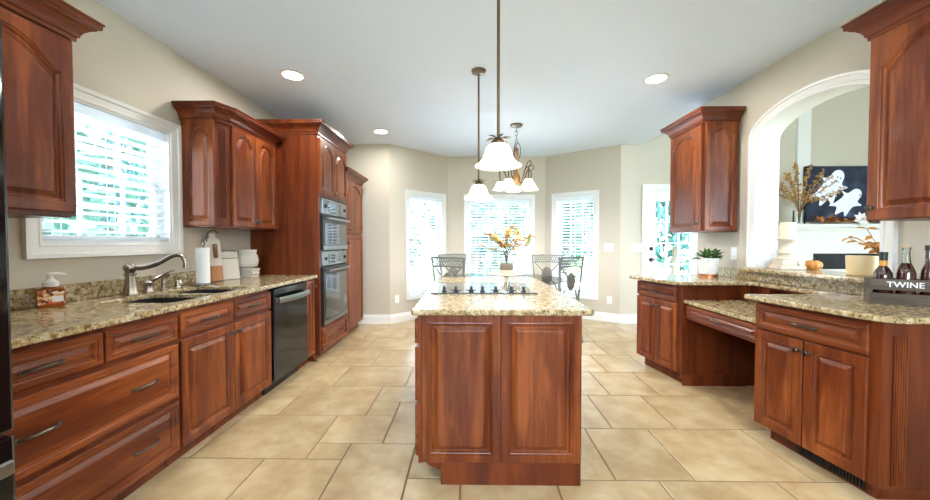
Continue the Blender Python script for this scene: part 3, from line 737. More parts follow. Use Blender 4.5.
for k, x in enumerate((-.262, -.183, -.082, -.006, .082, .186, .268)):
    m = MB().lathe([(.001, .007), (.017, .007), (.017, .013), (.011, .017), (.010, .036), (.006, .042), (.001, .042)], 14, (x, -.215, 0)); m.box(x - .0035, x + .0035, -.229, -.201, .03, .047)
    if k in (1, 2, 4, 5): m.box(x - .034, x + .034, -.219, -.211, .014, .020)
    m.build('knob', M_blackm, t, smooth=True)
m = MB()
for x, y, r in ((-.19, .13, .085), (-.2, -.07, .07), (.02, .06, .10), (.2, .14, .08), (.21, -.06, .075)):
    n = 32; m.loops([[(x + r * math.cos(a * 2 * PI / n), y + r * math.sin(a * 2 * PI / n), .0073) for a in range(n)], [(x + (r - .003) * math.cos(a * 2 * PI / n), y + (r - .003) * math.sin(a * 2 * PI / n), .0073) for a in range(n)]], False, False)
m.build('burner_ring', plain('grey_ring_print', (70, 70, 72), .3), t)

# ================================================================ right run
# near base cabinet, turned slightly and ended by a fluted post
NF = Vector((1.825, 2.255)); NA_ = math.atan2(-.577, .07)
def to_local(p, o, a):
    d = Vector(p) - o; return (d.x * math.cos(a) + d.y * math.sin(a), -d.x * math.sin(a) + d.y * math.cos(a))
t = thing('base_cabinet', 'cherry base cabinet with fluted end post under the wooden bottle crate', 'cabinet', (NF.x, NF.y, 0), NA_)
poly = [to_local(p, NF, NA_) for p in ((1.846, 2.262), (1.913, 1.640), (1.920, 1.632), (2.50, 1.630), (2.50, 2.262))]
poly2 = [to_local(p, NF, NA_) for p in ((1.925, 2.240), (1.985, 1.71), (2.50, 1.70), (2.50, 2.240))]
m = MB().prism(poly, .10, .884); m.prism(poly2, 0, .10); m.build('body', wood_body, t)
drawer(t, .0, .575, .712, .862, yf=.0); door(t, .0, .284, .105, .70, yf=.0, kx=.262, kz=.645); door(t, .290, .575, .105, .70, yf=.0, kx=.315, kz=.645)
m = MB()
for k in range(6): x = 1.953 + k * .0115; m.box(x, x + .0068, 1.6265, 1.6325, .12, .82)
o = m.build('fluted_post', wood_v, t); o.matrix_parent_inverse = (Matrix.Translation((NF.x, NF.y, 0)) @ Matrix.Rotation(NA_, 4, 'Z')).inverted()
m = MB().box(.20, .52, .078, .086, .02, .085)
for k in range(22): m.box(.205 + k * .0142, .212 + k * .0142, .072, .08, .025, .08)
m.build('toe_vent', M_blackm, t)
# far base cabinet
FF = Vector((1.72, 3.62)); FA = math.atan2(-.52, .098)
t = thing('base_cabinet', 'cherry base cabinet with two doors under the potted plant', 'cabinet', (FF.x, FF.y, 0), FA)
poly = [to_local(p, FF, FA) for p in ((1.742, 3.622), (1.844, 3.055), (2.50, 3.055), (2.50, 3.66), (1.80, 3.66))]
poly2 = [to_local(p, FF, FA) for p in ((1.80, 3.60), (1.90, 3.07), (2.50, 3.07), (2.50, 3.63), (1.83, 3.63))]
m = MB().prism(poly, .10, .884); m.prism(poly2, 0, .10)
m.build('body', wood_body, t)
MB().box(1.844, 1.862, 3.055, 3.075, .06, .10).box(1.89, 2.40, 3.052, 3.06, 0, .10).loops([[(1.89, y, 0), (1.862, y, .0)] + [(1.862 - .0 + .0 * a, y, .0) for a in ()] + [(1.866, y, .04), (1.874, y, .07), (1.862, y, .10), (1.89, y, .10)] for y in (3.055, 3.075)]).build('bracket_foot', wood_body, t).matrix_parent_inverse = (Matrix.Translation((FF.x, FF.y, 0)) @ Matrix.Rotation(FA, 4, 'Z')).inverted()
drawer(t, .0, .525, .725, .862, yf=.0); door(t, .0, .258, .105, .71, yf=.0, kx=.236, kz=.655, stile=.045); door(t, .264, .525, .105, .71, yf=.0, kx=.286, kz=.655, stile=.045)
# desk
t = thing('desk_drawer_unit', 'cherry desk drawer spanning the knee space between two base cabinets', 'desk', (1.885, 3.045, 0), -PI / 2)
w = .765
MB().box(0, w, 0, .48, .585, .724).build('body', wood_body, t)
drawer(t, .005, w - .005, .592, .712, yf=-.018, pulls=(.5,))
o = MB().prism([(1.85, 3.05), (1.848, 2.275), (2.44, 2.275), (2.44, 3.05)], .725, .755).build('desk_worktop', M_gran, bevel=.006); tag(o, 'low granite desk slab between the two right-hand base cabinets', 'worktop')
t = thing('cubby_shelf', 'cherry cubby strip above the desk under the raised worktop', 'shelf', (2.42, 3.05, .756), -PI / 2)
m = MB().box(0, .77, .062, .07, 0, .128).box(0, .77, 0, .062, 0, .012).box(0, .77, 0, .062, .114, .128).box(0, .19, 0, .062, .012, .114)
for k in range(6): x = .19 + .116 * k; m.box(x - .006, x + .006, 0, .062, .012, .114)
m.build('dividers', wood_body, t)
# upper worktop wrapping behind the desk
wt = [(1.785, 2.30), (1.800, 2.12), (1.862, 1.70), (1.878, 1.645), (1.912, 1.607), (1.97, 1.588), (2.50, 1.585), (2.524, 1.585), (2.524, 3.70), (1.66, 3.62), (1.622, 3.585), (1.622, 3.53), (1.745, 3.02), (1.77, 3.0), (2.36, 3.0), (2.40, 2.97), (2.405, 2.36), (2.37, 2.32), (1.80, 2.315)]
o = slab_mb(wt, [], .885, .915).build('granite_worktop', M_gran, bevel=.008, seg=3); tag(o, 'granite worktop wrapping behind the desk from plant to bottle crate', 'worktop')
o = MB().box(2.498, 2.526, 1.59, 3.69, .9155, .999).build('granite_backsplash', M_gran, bevel=.003); tag(o, 'granite upstand below the bar ledge of the arched opening', 'backsplash')
o = slab_mb([(2.40, 2.08), (2.40, 3.15), (2.44, 3.21), (2.524, 3.21), (2.524, 3.13), (2.83, 3.13), (2.83, 2.195), (2.524, 2.195), (2.524, 2.08)], [], 1.0005, 1.031).build('bar_ledge', M_gran, bevel=.008, seg=3); tag(o, 'raised granite bar ledge in the arched opening holding the candles', 'ledge')

# upper cabinets, right
t = thing('wall_cabinet', 'cherry wall cabinet with arched door beside the glazed back door', 'cabinet', (2.19, 3.857, 0), -PI / 2)
w, d = .515, .33
MB().box(0, w, 0, d, 1.352, 2.40).build('body', wood_body, t)
door(t, .012, w - .012, 1.362, 2.36, arch=.085, kx=w - .045, kz=1.43, stile=.062)
o = panel(MB(), .012, .318, 1.362, 2.385, -.019, .019, .055, .075).build('end_panel', wood_v, t); o.location = (w, .0, 0); o.rotation_euler.z = PI / 2
m = MB(); sweep(m, [(0, d), (0, 0), (w, 0), (w, d)], CROWN, 2.40); m.build('crown_molding', wood_trim, t)
t = thing('wall_cabinet', 'large cherry wall cabinet with arched door above the bottle crate', 'cabinet', (2.21, 1.983, 0), -PI / 2)
w, d = .62, .31
MB().box(0, w, 0, d, 1.372, 2.395).build('body', wood_body, t)
door(t, .010, w - .02, 1.375, 2.36, arch=.12, kx=.042, kz=1.44, stile=.068)
m = MB(); sweep(m, [(0, d), (0, 0), (w, 0), (w, d)], CROWN, 2.395); m.build('crown_molding', wood_trim, t)

# ================================================================ small things on the right
t = thing('potted_plant', 'small green plant in a white pot with copper base on the granite', 'plant', (2.31, 3.42, .9155))
MB().lathe([(.001, .03), (.072, .03), (.078, .04), (.085, .185), (.078, .185), (.074, .16), (.001, .16)], 28).build('pot', M_white, t, smooth=True)
MB().lathe([(.001, 0), (.080, 0), (.080, .032), (.001, .032)], 28).build('copper_base', plain('hammered_copper', (176, 112, 78), .35, metal=.8, bump=.6), t, smooth=True)
m = MB(); q = random.Random(4); M_leaf = leaf_mat('dark_green_leaf', (44, 84, 40), (92, 128, 70))
for k in range(90):
    a = q.random() * 6.28; e = q.uniform(.12, 1.1); d = Vector((math.cos(a) * math.cos(e), math.sin(a) * math.cos(e), math.sin(e) * .75)); p = Vector((0, 0, .165)) + d * q.uniform(.02, .10)
    m.leaf(p, d + Vector((0, 0, q.uniform(-.2, .3))), (q.random() - .5, q.random() - .5, 1), q.uniform(.05, .085), .03)
m.build('foliage', M_leaf, t)

M_dist = plain('distressed_white_wood', (212, 200, 182), .7, bump=.5, bscale=30); M_wax = plain('ivory_wax', (238, 226, 196), .5)
def candle_holder(loc, h, rz, lab, candle):
    t = thing('candle_holder', lab, 'candle holder', loc, rz)
    m = MB().box(-.085, .085, -.085, .085, 0, .03).box(-.07, .07, -.07, .07, .03, .075)
    m.lathe([(.001, .075), (.07, .075), (.074, .088), (.05, .10), (.046, .115), (.062, .14), (.064, h - .13), (.04, h - .08), (.036, h - .055), (.05, h - .04), (.068, h - .022), (.072, h - .01), (.068, h), (.001, h)], 24)
    m.build('pillar', M_dist, t, bevel=.003)
    for sx in (-1, 1): MB().tube([(sx * .055, -.088, .05), (sx * .055, -.07, .05)], .022, 12).build('scroll', M_dist, t)
    return t
candle_holder((2.64, 2.95, 1.0315), .26, R(-14), 'carved whitewashed candle holder under the ivory pillar candle on the bar ledge', 1)
o = MB().lathe([(.001, 0), (.052, 0), (.052, .118), (.046, .124), (.02, .12), (.001, .12)], 24).tube([(0, 0, .118), (0, 0, .132)], .0015, 5).build('pillar_candle', M_wax, smooth=True, loc=(2.64, 2.95, 1.2925)); tag(o, 'ivory pillar candle standing on the carved whitewashed holder', 'candle')
candle_holder((2.772, 3.06, 1.0315), .17, R(-10), 'short empty whitewashed holder behind the candle by the arch jamb', 0).scale = (.5, .5, 1)
t = thing('pumpkin', 'small orange pumpkin beside the carved candle holder', 'pumpkin', (2.772, 2.865, 1.0315))
m = MB(); m.lathe([(.004, .012), (.03, 0), (.05, .015), (.056, .038), (.05, .06), (.03, .074), (.006, .068)], 40, flute=.06, nf=10); m.build('body', plain('pumpkin_orange', (206, 134, 66), .55), t, smooth=True)
MB().tube([(0, 0, .066), (.004, 0, .085), (.012, 0, .095)], [.008, .005, .005], 6).build('stem', M_bark, t)
t = thing('jar_candle', 'wide cream jar candle on the bar ledge near the bottle crate', 'candle', (2.62, 2.375, 1.0315))
MB().lathe([(.001, 0), (.066, 0), (.072, .006), (.077, .132), (.072, .132), (.069, .112), (.001, .112)], 28).build('jar', plain('cream_frosted_glass', (228, 206, 160), .35), t, smooth=True)
MB().lathe([(.001, .1125), (.0685, .1125), (.0685, .116), (.001, .116)], 24).build('wax', M_wax, t)
M_fall = [leaf_mat('orange_leaf', (206, 130, 50), (236, 184, 96)), leaf_mat('yellow_green_leaf', (140, 146, 70), (232, 208, 130)), leaf_mat('brown_leaf', (96, 58, 34), (168, 104, 58))]
t = thing('leaf_vase', 'slim brown vase of yellow autumn leaves behind the jar candle', 'vase', (2.745, 2.36, 1.0315))
MB().lathe([(.001, 0), (.03, 0), (.036, .05), (.024, .10), (.02, .13), (.016, .13), (.016, .02), (.001, .02)], 18).build('vase', plain('brown_glaze', (120, 76, 48), .3), t, smooth=True)
q = random.Random(9); ms = MB(); ml = MB()
for k in range(5):
    e = Vector((q.uniform(-.10, .03), q.uniform(-.05, .16), q.uniform(.20, .33))); pts = bez([(0, 0, .12), (e.x * .3, e.y * .3, .18), e], 5); ms.tube(pts, .002, 5)
    for p in pts[4::2]:
        for s in (-1, 1): ml.leaf(p, Vector((q.uniform(-.6, .6), s * .8, q.uniform(-.4, .5))), (q.random(), 0, 1), .055, .03)
ms.build('stem', M_bark, t); ml.build('foliage', M_fall[0], t)

# bottle crate with lettering
CA = math.atan2(-.144, .215)
M_crate = wood('weathered_grey_wood', 0, [(.35, (58, 50, 44)), (.6, (84, 74, 65)), (.8, (104, 94, 83))], .75, 0)
t = thing('bottle_crate', 'weathered slatted wooden crate lettered TWINE holding three bottles', 'crate', (2.222, 1.972, .9155), CA)
m = MB(); L_, D_ = .262, .094
m.box(.0, L_, 0, .008, .0, .06).box(0, L_, 0, .008, .078, .138).box(0, L_, D_ - .008, D_, 0, .06).box(0, L_, D_ - .008, D_, .078, .138)
m.build('slats', M_crate, t, bevel=.0015)
m = MB().box(.0, .01, .0085, D_ - .0085, 0, .138).box(L_ - .01, L_, .0085, D_ - .0085, 0, .138).box(.01, L_ - .01, .0085, D_ - .0085, .002, .010); m.build('ends', M_crate, t)
cu = bpy.data.curves.new('lettering', 'FONT'); cu.body = 'TWINE'; cu.size = .042; cu.align_x = 'CENTER'; cu.align_y = 'CENTER'; cu.extrude = .0004; cu.offset = .0004
tmp = bpy.data.objects.new('lettering_curve', cu); COL.objects.link(tmp)
bpy.context.view_layer.update()
me = bpy.data.meshes.new_from_object(tmp.evaluated_get(bpy.context.evaluated_depsgraph_get())); bpy.data.objects.remove(tmp)
le = bpy.data.objects.new('lettering', me); COL.objects.link(le); me.materials.append(M_white); le.parent = t; le.location = (.128, -.0008, .108); le.rotation_euler = (R(90), 0, 0); le.scale = (1.0, 1, 1)
M_whisky = plain('dark_whisky', (46, 14, 8), .06, coat=.8); M_gold_l = plain('amber_label', (206, 146, 54), .4); M_dkgreen = plain('dark_green_cap', (34, 48, 40), .4)
def cw(x, y, z): return (t_loc.x + x * math.cos(CA) - y * math.sin(CA), t_loc.y + x * math.sin(CA) + y * math.cos(CA), t_loc.z + z)
t_loc = t.location.copy()
b = thing('whisky_bottle', 'dark whisky bottle with green cap at the left end of the crate', 'bottle', cw(.060, .046, .0115), CA, 'bottles in the crate')
MB().lathe([(.001, 0), (.034, 0), (.0365, .004), (.0365, .135), (.035, .155), (.024, .182), (.0155, .194), (.015, .225), (.001, .225)], 24).build('glass', M_whisky, b, smooth=True)
MB().lathe([(.0157, .195), (.0162, .195), (.0162, .226), (.0157, .226)], 20, cap=False).build('neck_label', M_gold_l, b, smooth=True)
MB().lathe([(.001, .2255), (.0165, .2255), (.0175, .272), (.001, .274)], 18).build('cap', M_dkgreen, b, smooth=True)
M_cl = plain('bourbon_glass', (70, 24, 12), .05, coat=1, trans=.25); M_cork = plain('pale_cork_stopper', (200, 176, 150), .5)
b = thing('decanter_bottle', 'round shouldered bourbon bottle with clear neck and pale stopper in the crate', 'bottle', cw(.143, .046, .0115), CA, 'bottles in the crate')
MB().lathe([(.001, 0), (.035, 0), (.036, .004), (.036, .155), (.034, .17), (.026, .195), (.018, .215), (.001, .215)], 24).build('glass', M_cl, b, smooth=True)
MB().lathe([(.018, .2155), (.0145, .24), (.013, .285), (.016, .29), (.016, .298), (.012, .298), (.011, .285), (.0125, .24), (.016, .2155)], 20, cap=False).build('neck', M_tglass, b, smooth=True)
MB().lathe([(.001, .2985), (.017, .2985), (.017, .318), (.001, .32)], 16).build('stopper', M_cork, b, smooth=True)
b = thing('black_cap_bottle', 'dark red bottle with black cap at the wall end of the crate', 'bottle', cw(.220, .046, .0115), CA, 'bottles in the crate')
MB().lathe([(.001, 0), (.026, 0), (.028, .004), (.028, .15), (.026, .175), (.014, .215), (.012, .28), (.001, .28)], 22).build('glass', M_cl, b, smooth=True)
MB().lathe([(.001, .2805), (.0145, .2805), (.0145, .31), (.001, .311)], 16).build('cap', M_blackm, b, smooth=True)

# wall plates
def plate(p0, p1, px, z, w, h, lab, kind, name):
    p, a, _ = frame_of(p0, p1); s = isect(p0, p1, px) if px is not None else 0
    t = thing(name, lab, kind, (p.x + math.cos(a) * s, p.y + math.sin(a) * s, z), a)
    MB().box(-w / 2, w / 2, -.007, -.0005, -h / 2, h / 2).build('cover_plate', M_plastic, t, bevel=.002)
    if kind == 'light switch':
        for x in (-.023, .023): MB().box(x - .006, x + .006, -.014, -.006, -.012, .012).build('toggle', M_plastic, t)
    else:
        for z in (-.02, .02): MB().lathe([(.001, 0), (.017, 0), (.016, .003), (.001, .003)], 14, (0, -.0068, z), RX90).build('socket', M_plastic, t)
    return t
plate(C_, D, 608, 1.17, .135, .118, 'white double switch plate on the angled bay wall', 'light switch', 'switch_plate')
plate(D, (7.6, 5.42), 636, 1.17, .135, .118, 'white double switch plate beside the glazed back door', 'light switch', 'switch_plate')
plate(A, B, 396.5, .365, .075, .118, 'low white outlet under the bay beside the pantry end', 'outlet', 'wall_outlet')
tp = plate(C_, D, 609, .345, .075, .118, 'low white outlet with a plugged-in night light on the angled bay wall', 'outlet', 'wall_outlet')
MB().box(-.02, .02, -.045, -.010, -.045, .0).build('night_light', M_white, tp, bevel=.004)
plate((2.53, 3.9), (2.53, 1.0), None, 1.15, .075, .118, 'white outlet on the wall behind the potted plant', 'outlet', 'wall_outlet').location = (2.53, 3.385, 1.145)

# ================================================================ breakfast table and chairs
t = thing('dining_table', 'round glass table in the bay with a grey iron pedestal', 'table', (.42, 4.82, 0))
MB().lathe([(.001, .742), (.83, .742), (.836, .748), (.83, .754), (.001, .754)], 64).build('tabletop', M_tglass, t, smooth=True)
MB().lathe([(.836, .7405), (.842, .748), (.836, .7555), (.835, .748)], 64, cap=False).build('top_rim', M_iron, t, smooth=True)
for k in range(4):
    a = k * PI / 2 + .6; c, s = math.cos(a), math.sin(a)
    MB().tube(bez([(.34 * c, .34 * s, .012), (.20 * c, .20 * s, .12), (.08 * c, .08 * s, .38), (.20 * c, .20 * s, .62), (.40 * c, .40 * s, .735)], 6), .016, 8).build('leg', M_iron, t, smooth=True)
MB().lathe([(.085, .36), (.10, .37), (.10, .39), (.085, .40)], 24).build('collar', M_iron, t, smooth=True)
# riser tray and centrepiece
t = thing('wood_riser', 'round cream tray riser in the middle of the glass table', 'tray', (.50, 4.80, .7555))
MB().lathe([(.001, 0), (.09, 0), (.085, .012), (.04, .02), (.04, .045), (.18, .05), (.26, .056), (.265, .066), (.26, .072), (.001, .072)], 40).build('tray', plain('cream_wood', (214, 196, 168), .5), t, smooth=True)
t = thing('leaf_arrangement', 'autumn magnolia leaf arrangement in a stone vase on the riser', 'flower arrangement', (.50, 4.80, .828))
MB().lathe([(.001, 0), (.085, 0), (.09, .02), (.09, .045), (.001, .045)], 24).build('vase_foot', plain('cream_stone', (220, 208, 190), .6), t, smooth=True)
MB().lathe([(.001, .0455), (.088, .046), (.095, .07), (.09, .12), (.075, .138), (.03, .14), (.03, .10), (.001, .10)], 24).build('vase', plain('rough_grey_stone', (128, 116, 104), .8, bump=1, bscale=60), t, smooth=True)
q = random.Random(21); ms = MB(); mls = [MB(), MB(), MB()]
for k in range(16):
    a = k * 2 * PI / 16 + q.uniform(-.2, .2); rr_ = q.uniform(.12, .36); e = Vector((math.cos(a) * rr_, math.sin(a) * rr_ * .8, .64 - rr_ * .55 + q.uniform(-.12, .06)))
    pts = bez([(0, 0, .10), (e.x * .12, e.y * .12, .28), (e.x * .5, e.y * .5, e.z * .85), e], 5); ms.tube(pts, .004, 5)
    for i, p in enumerate(pts[7::2]):
        d = (Vector((math.cos(a), math.sin(a) * .8, .5)) + Vector((q.uniform(-1, 1), q.uniform(-1, 1), q.uniform(-.5, .9)))).normalized()
        mls[q.choice((0, 0, 1, 1, 2))].leaf(p, d, (q.uniform(-.6, .6), q.uniform(-.6, .6), 1), q.uniform(.11, .17), q.uniform(.04, .06), .25)
ms.build('stem', M_bark, t)
for k in range(3): mls[k].build(('orange_foliage', 'yellow_foliage', 'brown_foliage')[k], M_fall[k], t)

M_woven = plain('woven_grey_medallion', (120, 114, 104), .7, bump=1, bscale=120); M_seat = plain('taupe_seat_fabric', (170, 164, 152), .85)
def make_chair(lab):
    t = thing('dining_chair', lab, 'chair', (0, 0, 0), 0, 'chairs round the glass table')
    # back at y=-.2 (towards the chair's rear), seat towards +y
    for s in (-1, 1):
        MB().tube(bez([(s * .19, -.26, .0), (s * .185, -.215, .25), (s * .18, -.20, .46), (s * .185, -.225, .70), (s * .205, -.235, .90), (s * .225, -.25, 1.07)], 6), [.013] * 12 + [.012] * 19, 8).build('post', M_iron, t, smooth=True)
        MB().tube(bez([(s * .205, .225, 0), (s * .20, .215, .25), (s * .195, .20, .445)], 5), .013, 8).build('leg', M_iron, t, smooth=True)
    m = MB()
    for z, r in ((1.062, .013), (.955, .011)): m.tube([(-.225 + .02 * (z < 1), -.248, z), (0, -.265, z + .008), (.225 - .02 * (z < 1), -.248, z)], r, 8)
    for k in range(13):
        x = -.19 + k * .0317
        for s in (-1, 1): m.tube([(x - s * .02, -.256, .962), (x + s * .02, -.256, 1.055)], .005, 5)
    m.build('top_rail', M_iron, t, smooth=True)
    m = MB()
    for s in (-1, 1): m.tube(bez([(s * .185, -.246, .952), (s * .07, -.243, .83), (-s * .08, -.225, .70), (-s * .165, -.203, .53)], 5), .009, 7)
    m.tube([(-.175, -.202, .52), (.175, -.202, .52)], .009, 7)
    m.build('cross_brace', M_iron, t, smooth=True)
    M = Matrix.Translation((0, -.236, .775)) @ Matrix.Rotation(R(90), 4, 'X')
    m = MB(); m.lathe([(.001, -.012), (.055, -.012), (.066, 0), (.055, .012), (.001, .012)], 28, M=M, sy=1.45); md = m.build('medallion', M_woven, t, smooth=True)
    n = 28; ring = [M @ Vector((.068 * math.cos(a * 2 * PI / n), .068 * 1.45 * math.sin(a * 2 * PI / n), 0)) for a in range(n + 1)]
    MB().tube(ring, .011, 7, cap=False).build('ring', M_iron, md, smooth=True)
    m = MB().prism(rr(-.215, .215, -.20, .235, .05), .445, .462); m.build('seat_frame', M_iron, t, bevel=.004)
    MB().prism(rr(-.205, .205, -.19, .225, .06), .4625, .50).build('seat', M_seat, t, smooth=True, bevel=.014, seg=3)
    MB().tube([(-.19, -.215, .2), (.19, -.215, .2)], .008, 6).tube([(-.2, .214, .22), (.2, .214, .22)], .008, 6).build('stretcher', M_iron, t, smooth=True)
    return t
proto = make_chair('grey iron chair nearest the island on the pantry side of the table')
for k, (x, y, a, lab) in enumerate(((-.17, 4.47, -24, None), (1.09, 4.46, 36, 'grey iron chair turned sideways nearest the island, under the switch plate wall'), (1.06, 5.02, 180 - 22, 'grey iron chair facing the island on the far side, towards the back door'), (-.14, 5.08, 180 + 30, 'grey iron chair on the far side half hidden by the pantry-side chair'))):
    o = proto if k == 0 else copy_tree(proto); o.location = (x, y, 0); o.rotation_euler.z = R(a)
    if lab: o['label'] = lab

# ================================================================ lamps
def lamp(name, parent, loc, energy, size=.05, kind='POINT', col=(1, .965, .92), rot=(0, 0, 0)):
    l = bpy.data.lights.new(name, kind); l.energy = energy * LAMP; l.color = col
    if kind == 'AREA': l.shape = 'DISK'; l.size = size
    else: l.shadow_soft_size = size
    o = bpy.data.objects.new(name, l); COL.objects.link(o); o.location = loc; o.rotation_euler = rot
    if parent is not None: o.parent = parent
    return o
SHADE = [(0.001, 0.12), (0.03, 0.12), (0.048, 0.1136), (0.064, 0.0976), (0.072, 0.076), (0.08, 0.0496), (0.092, 0.028), (0.11, 0.0112), (0.128, 0.0), (0.124, -0.0024), (0.107, 0.008), (0.088, 0.0248), (0.076, 0.048), (0.068, 0.0744), (0.06, 0.0944), (0.046, 0.1088), (0.001, 0.1136)]
def pendant(x, y, zb, lab):
    t = thing('pendant_lamp', lab, 'pendant lamp', (x, y, 0), 0, 'pendant lamps over the island')
    MB().lathe([(.001, CZ - .028), (.035, CZ - .028), (.06, CZ - .018), (.064, CZ - .001), (.001, CZ - .001)], 24).build('canopy', M_bronze, t, smooth=True)
    MB().tube([(0, 0, zb + .15), (0, 0, CZ - .02)], .0085, 10).build('rod', M_bronze, t, smooth=True)
    m = MB().lathe([(.001, zb + .112), (.040, zb + .118), (.036, zb + .135), (.014, zb + .155), (.001, zb + .157)], 18)
    for k in range(10):
        a = k * 2 * PI / 10; c, s = math.cos(a), math.sin(a); m.leaf((.012 * c, .012 * s, zb + .152), (c, s, -.25 if k % 2 else .12), (0, 0, 1), .062, .022, .1)
    m.build('leaf_cap', M_bronze, t)
    sh = MB().lathe([(r, zb + z) for r, z in SHADE], 36, cap=False).build('lamp_shade', M_shade, t, smooth=True)
    lamp('pendant_bulb', t, (0, 0, zb + .035), 12, .035)
pendant(.154, 1.93, 1.672, 'alabaster bell pendant on a long rod hanging nearer the front of the island')
pendant(.075, 3.07, 1.635, 'alabaster bell pendant hanging over the far end of the island')
# chandelier
t = thing('chandelier', 'bronze and gold chandelier with bell glass shades over the dining table', 'chandelier', (.588, 4.48, 0))
MB().lathe([(.001, CZ - .03), (.03, CZ - .03), (.075, CZ - .018), (.08, CZ - .001), (.001, CZ - .001)], 24).build('canopy', M_bronze, t, smooth=True)
m = MB(); z = CZ - .03
for k in range(5):
    L = [(.016 * math.cos(a * PI / 6) * (1 if k % 2 else 0), .016 * math.cos(a * PI / 6) * (0 if k % 2 else 1), z - .028 - .034 * math.sin(a * PI / 6)) for a in range(13)]
    m.tube(L, .0035, 5); z -= .052
m.build('chain', M_iron, t, smooth=True)
z0 = z
MB().lathe([(.001, z0 + .01), (.02, z0), (.035, z0 - .03), (.02, z0 - .05), (.032, z0 - .07), (.028, z0 - .1), (.016, z0 - .14), (.022, z0 - .2), (.014, z0 - .26), (.03, z0 - .32), (.05, z0 - .36), (.055, z0 - .40), (.03, z0 - .45), (.012, z0 - .48), (.018, z0 - .5), (.001, z0 - .52)], 16).build('column', M_gold, t, smooth=True)
m = MB()
for k in range(3):
    a = k * 2.1; c, s = math.cos(a), math.sin(a); m.tube(bez([(.01 * c, .01 * s, z0 + .08), (.045 * c, .045 * s, z0 + .02), (.05 * c, .05 * s, z0 - .08), (.02 * c, .02 * s, z0 - .17), (.05 * c, .05 * s, z0 - .24)], 5), .006, 6)
m.build('scroll_work', M_iron, t, smooth=True)
zb = 1.935
for k in range(5):
    a = k * 2 * PI / 5 + .35; c, s = math.cos(a), math.sin(a)
    P = lambda r, z: (r * c, r * s, z)
    arm = MB().tube(bez([P(.03, z0 - .40), P(.07, z0 - .44), P(.12, z0 - .38), P(.15, z0 - .30), P(.19, z0 - .27), P(.215, z0 - .30), P(.205, zb + .095)], 5), .008, 7).tube(bez([P(.14, z0 - .32), P(.19, z0 - .22), P(.24, z0 - .21), P(.25, z0 - .25), P(.22, z0 - .26)], 4), .006, 6).lathe([(.001, 0), (.03, 0), (.022, .022), (.001, .03)], 12, (.205 * c, .205 * s, zb + .085)).build('arm', M_bronze, t, smooth=True)
    MB().lathe([(r * .80, zb - .005 + z * .85) for r, z in SHADE], 28, (.205 * c, .205 * s, 0), cap=False).build('lamp_shade', M_shade, t, smooth=True)
    lamp('chandelier_bulb', t, (.205 * c, .205 * s, zb + .025), 9, .03)
def downlight(x, y, lab):
    t = thing('recessed_light', lab, 'recessed light', (x, y, CZ), 0, 'recessed ceiling lights')
    MB().lathe([(.082, -.001), (.108, -.001), (.108, -.006), (.098, -.010), (.082, -.006), (.082, -.001)], 32, cap=False).build('trim_ring', M_white, t, smooth=True)
    MB().lathe([(.001, -.0015), (.081, -.0015), (.081, -.004), (.001, -.004)], 28).build('lens', M_lens, t)
    lamp('downlight_lamp', t, (0, 0, -.03), 6, .16, 'AREA')
downlight(-1.58, 3.13, 'recessed ceiling light over the sink-side aisle'); downlight(-1.20, 4.72, 'recessed ceiling light nearest the bay beyond the oven cabinet'); downlight(1.69, 3.24, 'recessed ceiling light over the desk-side aisle')
for x, y, lab in ((-1.3, .6, 'unseen recessed fill light added above the refrigerator side of the camera'), (1.5, .9, 'unseen recessed fill light added above the crate side of the camera'), (.1, -.6, 'unseen recessed fill light added at the rear of the kitchen')): downlight(x, y, lab)  # ceiling lights out of view, added to brighten the kitchen

# ================================================================ great room seen through the arch
m = MB().box(4.94, 5.14, 5.385, 5.419, 1.52, 3.59)
struct(m.build('trim_3', M_white))
t = thing('fireplace', 'white fireplace surround with mantel shelf seen through the arched opening', 'fireplace', (5.75, 5.419, 0))
m = MB(); x0, x1 = -1.10, 1.10
m.box(x0, x1, -.30, 0, 0, .86).box(x0, -.80, -.30, 0, .86, 1.09).box(.80, x1, -.30, 0, .86, 1.09).box(x0, x1, -.30, 0, 1.09, 1.46).box(-.8, .8, -.03, 0, .86, 1.09)
m.build('surround', M_white, t)
MB().box(x0 - .06, x1 + .06, -.42, 0, 1.46, 1.51).box(x0 - .02, x1 + .02, -.35, 0, 1.42, 1.46).build('mantel', M_white, t, bevel=.006)
MB().box(-.79, .79, -.29, -.04, .865, 1.085).build('firebox', plain('dark_slate_firebox', (22, 25, 30), .5), t)
def screen():
    m, nt, b = new_mat('dark_blue_screen_picture'); tc = nt.nodes.new('ShaderNodeTexCoord'); n = nt.nodes.new('ShaderNodeTexNoise'); n.inputs['Scale'].default_value = 5; n.inputs['Detail'].default_value = 6
    nt.links.new(tc.outputs['Object'], n.inputs['Vector']); c = ramp(nt, n.outputs['Fac'], [(.38, (12, 16, 24)), (.58, (30, 40, 56)), (.8, (64, 82, 106))])
    nt.links.new(c, b.inputs['Emission Color']); b.inputs['Emission Strength'].default_value = .75; b.inputs['Base Color'].default_value = (.01, .01, .01, 1); b.inputs['Roughness'].default_value = .55; b.inputs['Specular IOR Level'].default_value = .15; return m
t = thing('television', 'wall television showing two white ghosts above the mantel', 'television', (5.03, 5.33, 1.56))
MB().box(0, 1.48, 0, .05, 0, .83).build('case', M_blackm, t, bevel=.004)
MB().box(.012, 1.468, -.003, 0, .014, .818).build('screen', screen(), t)
m = MB()
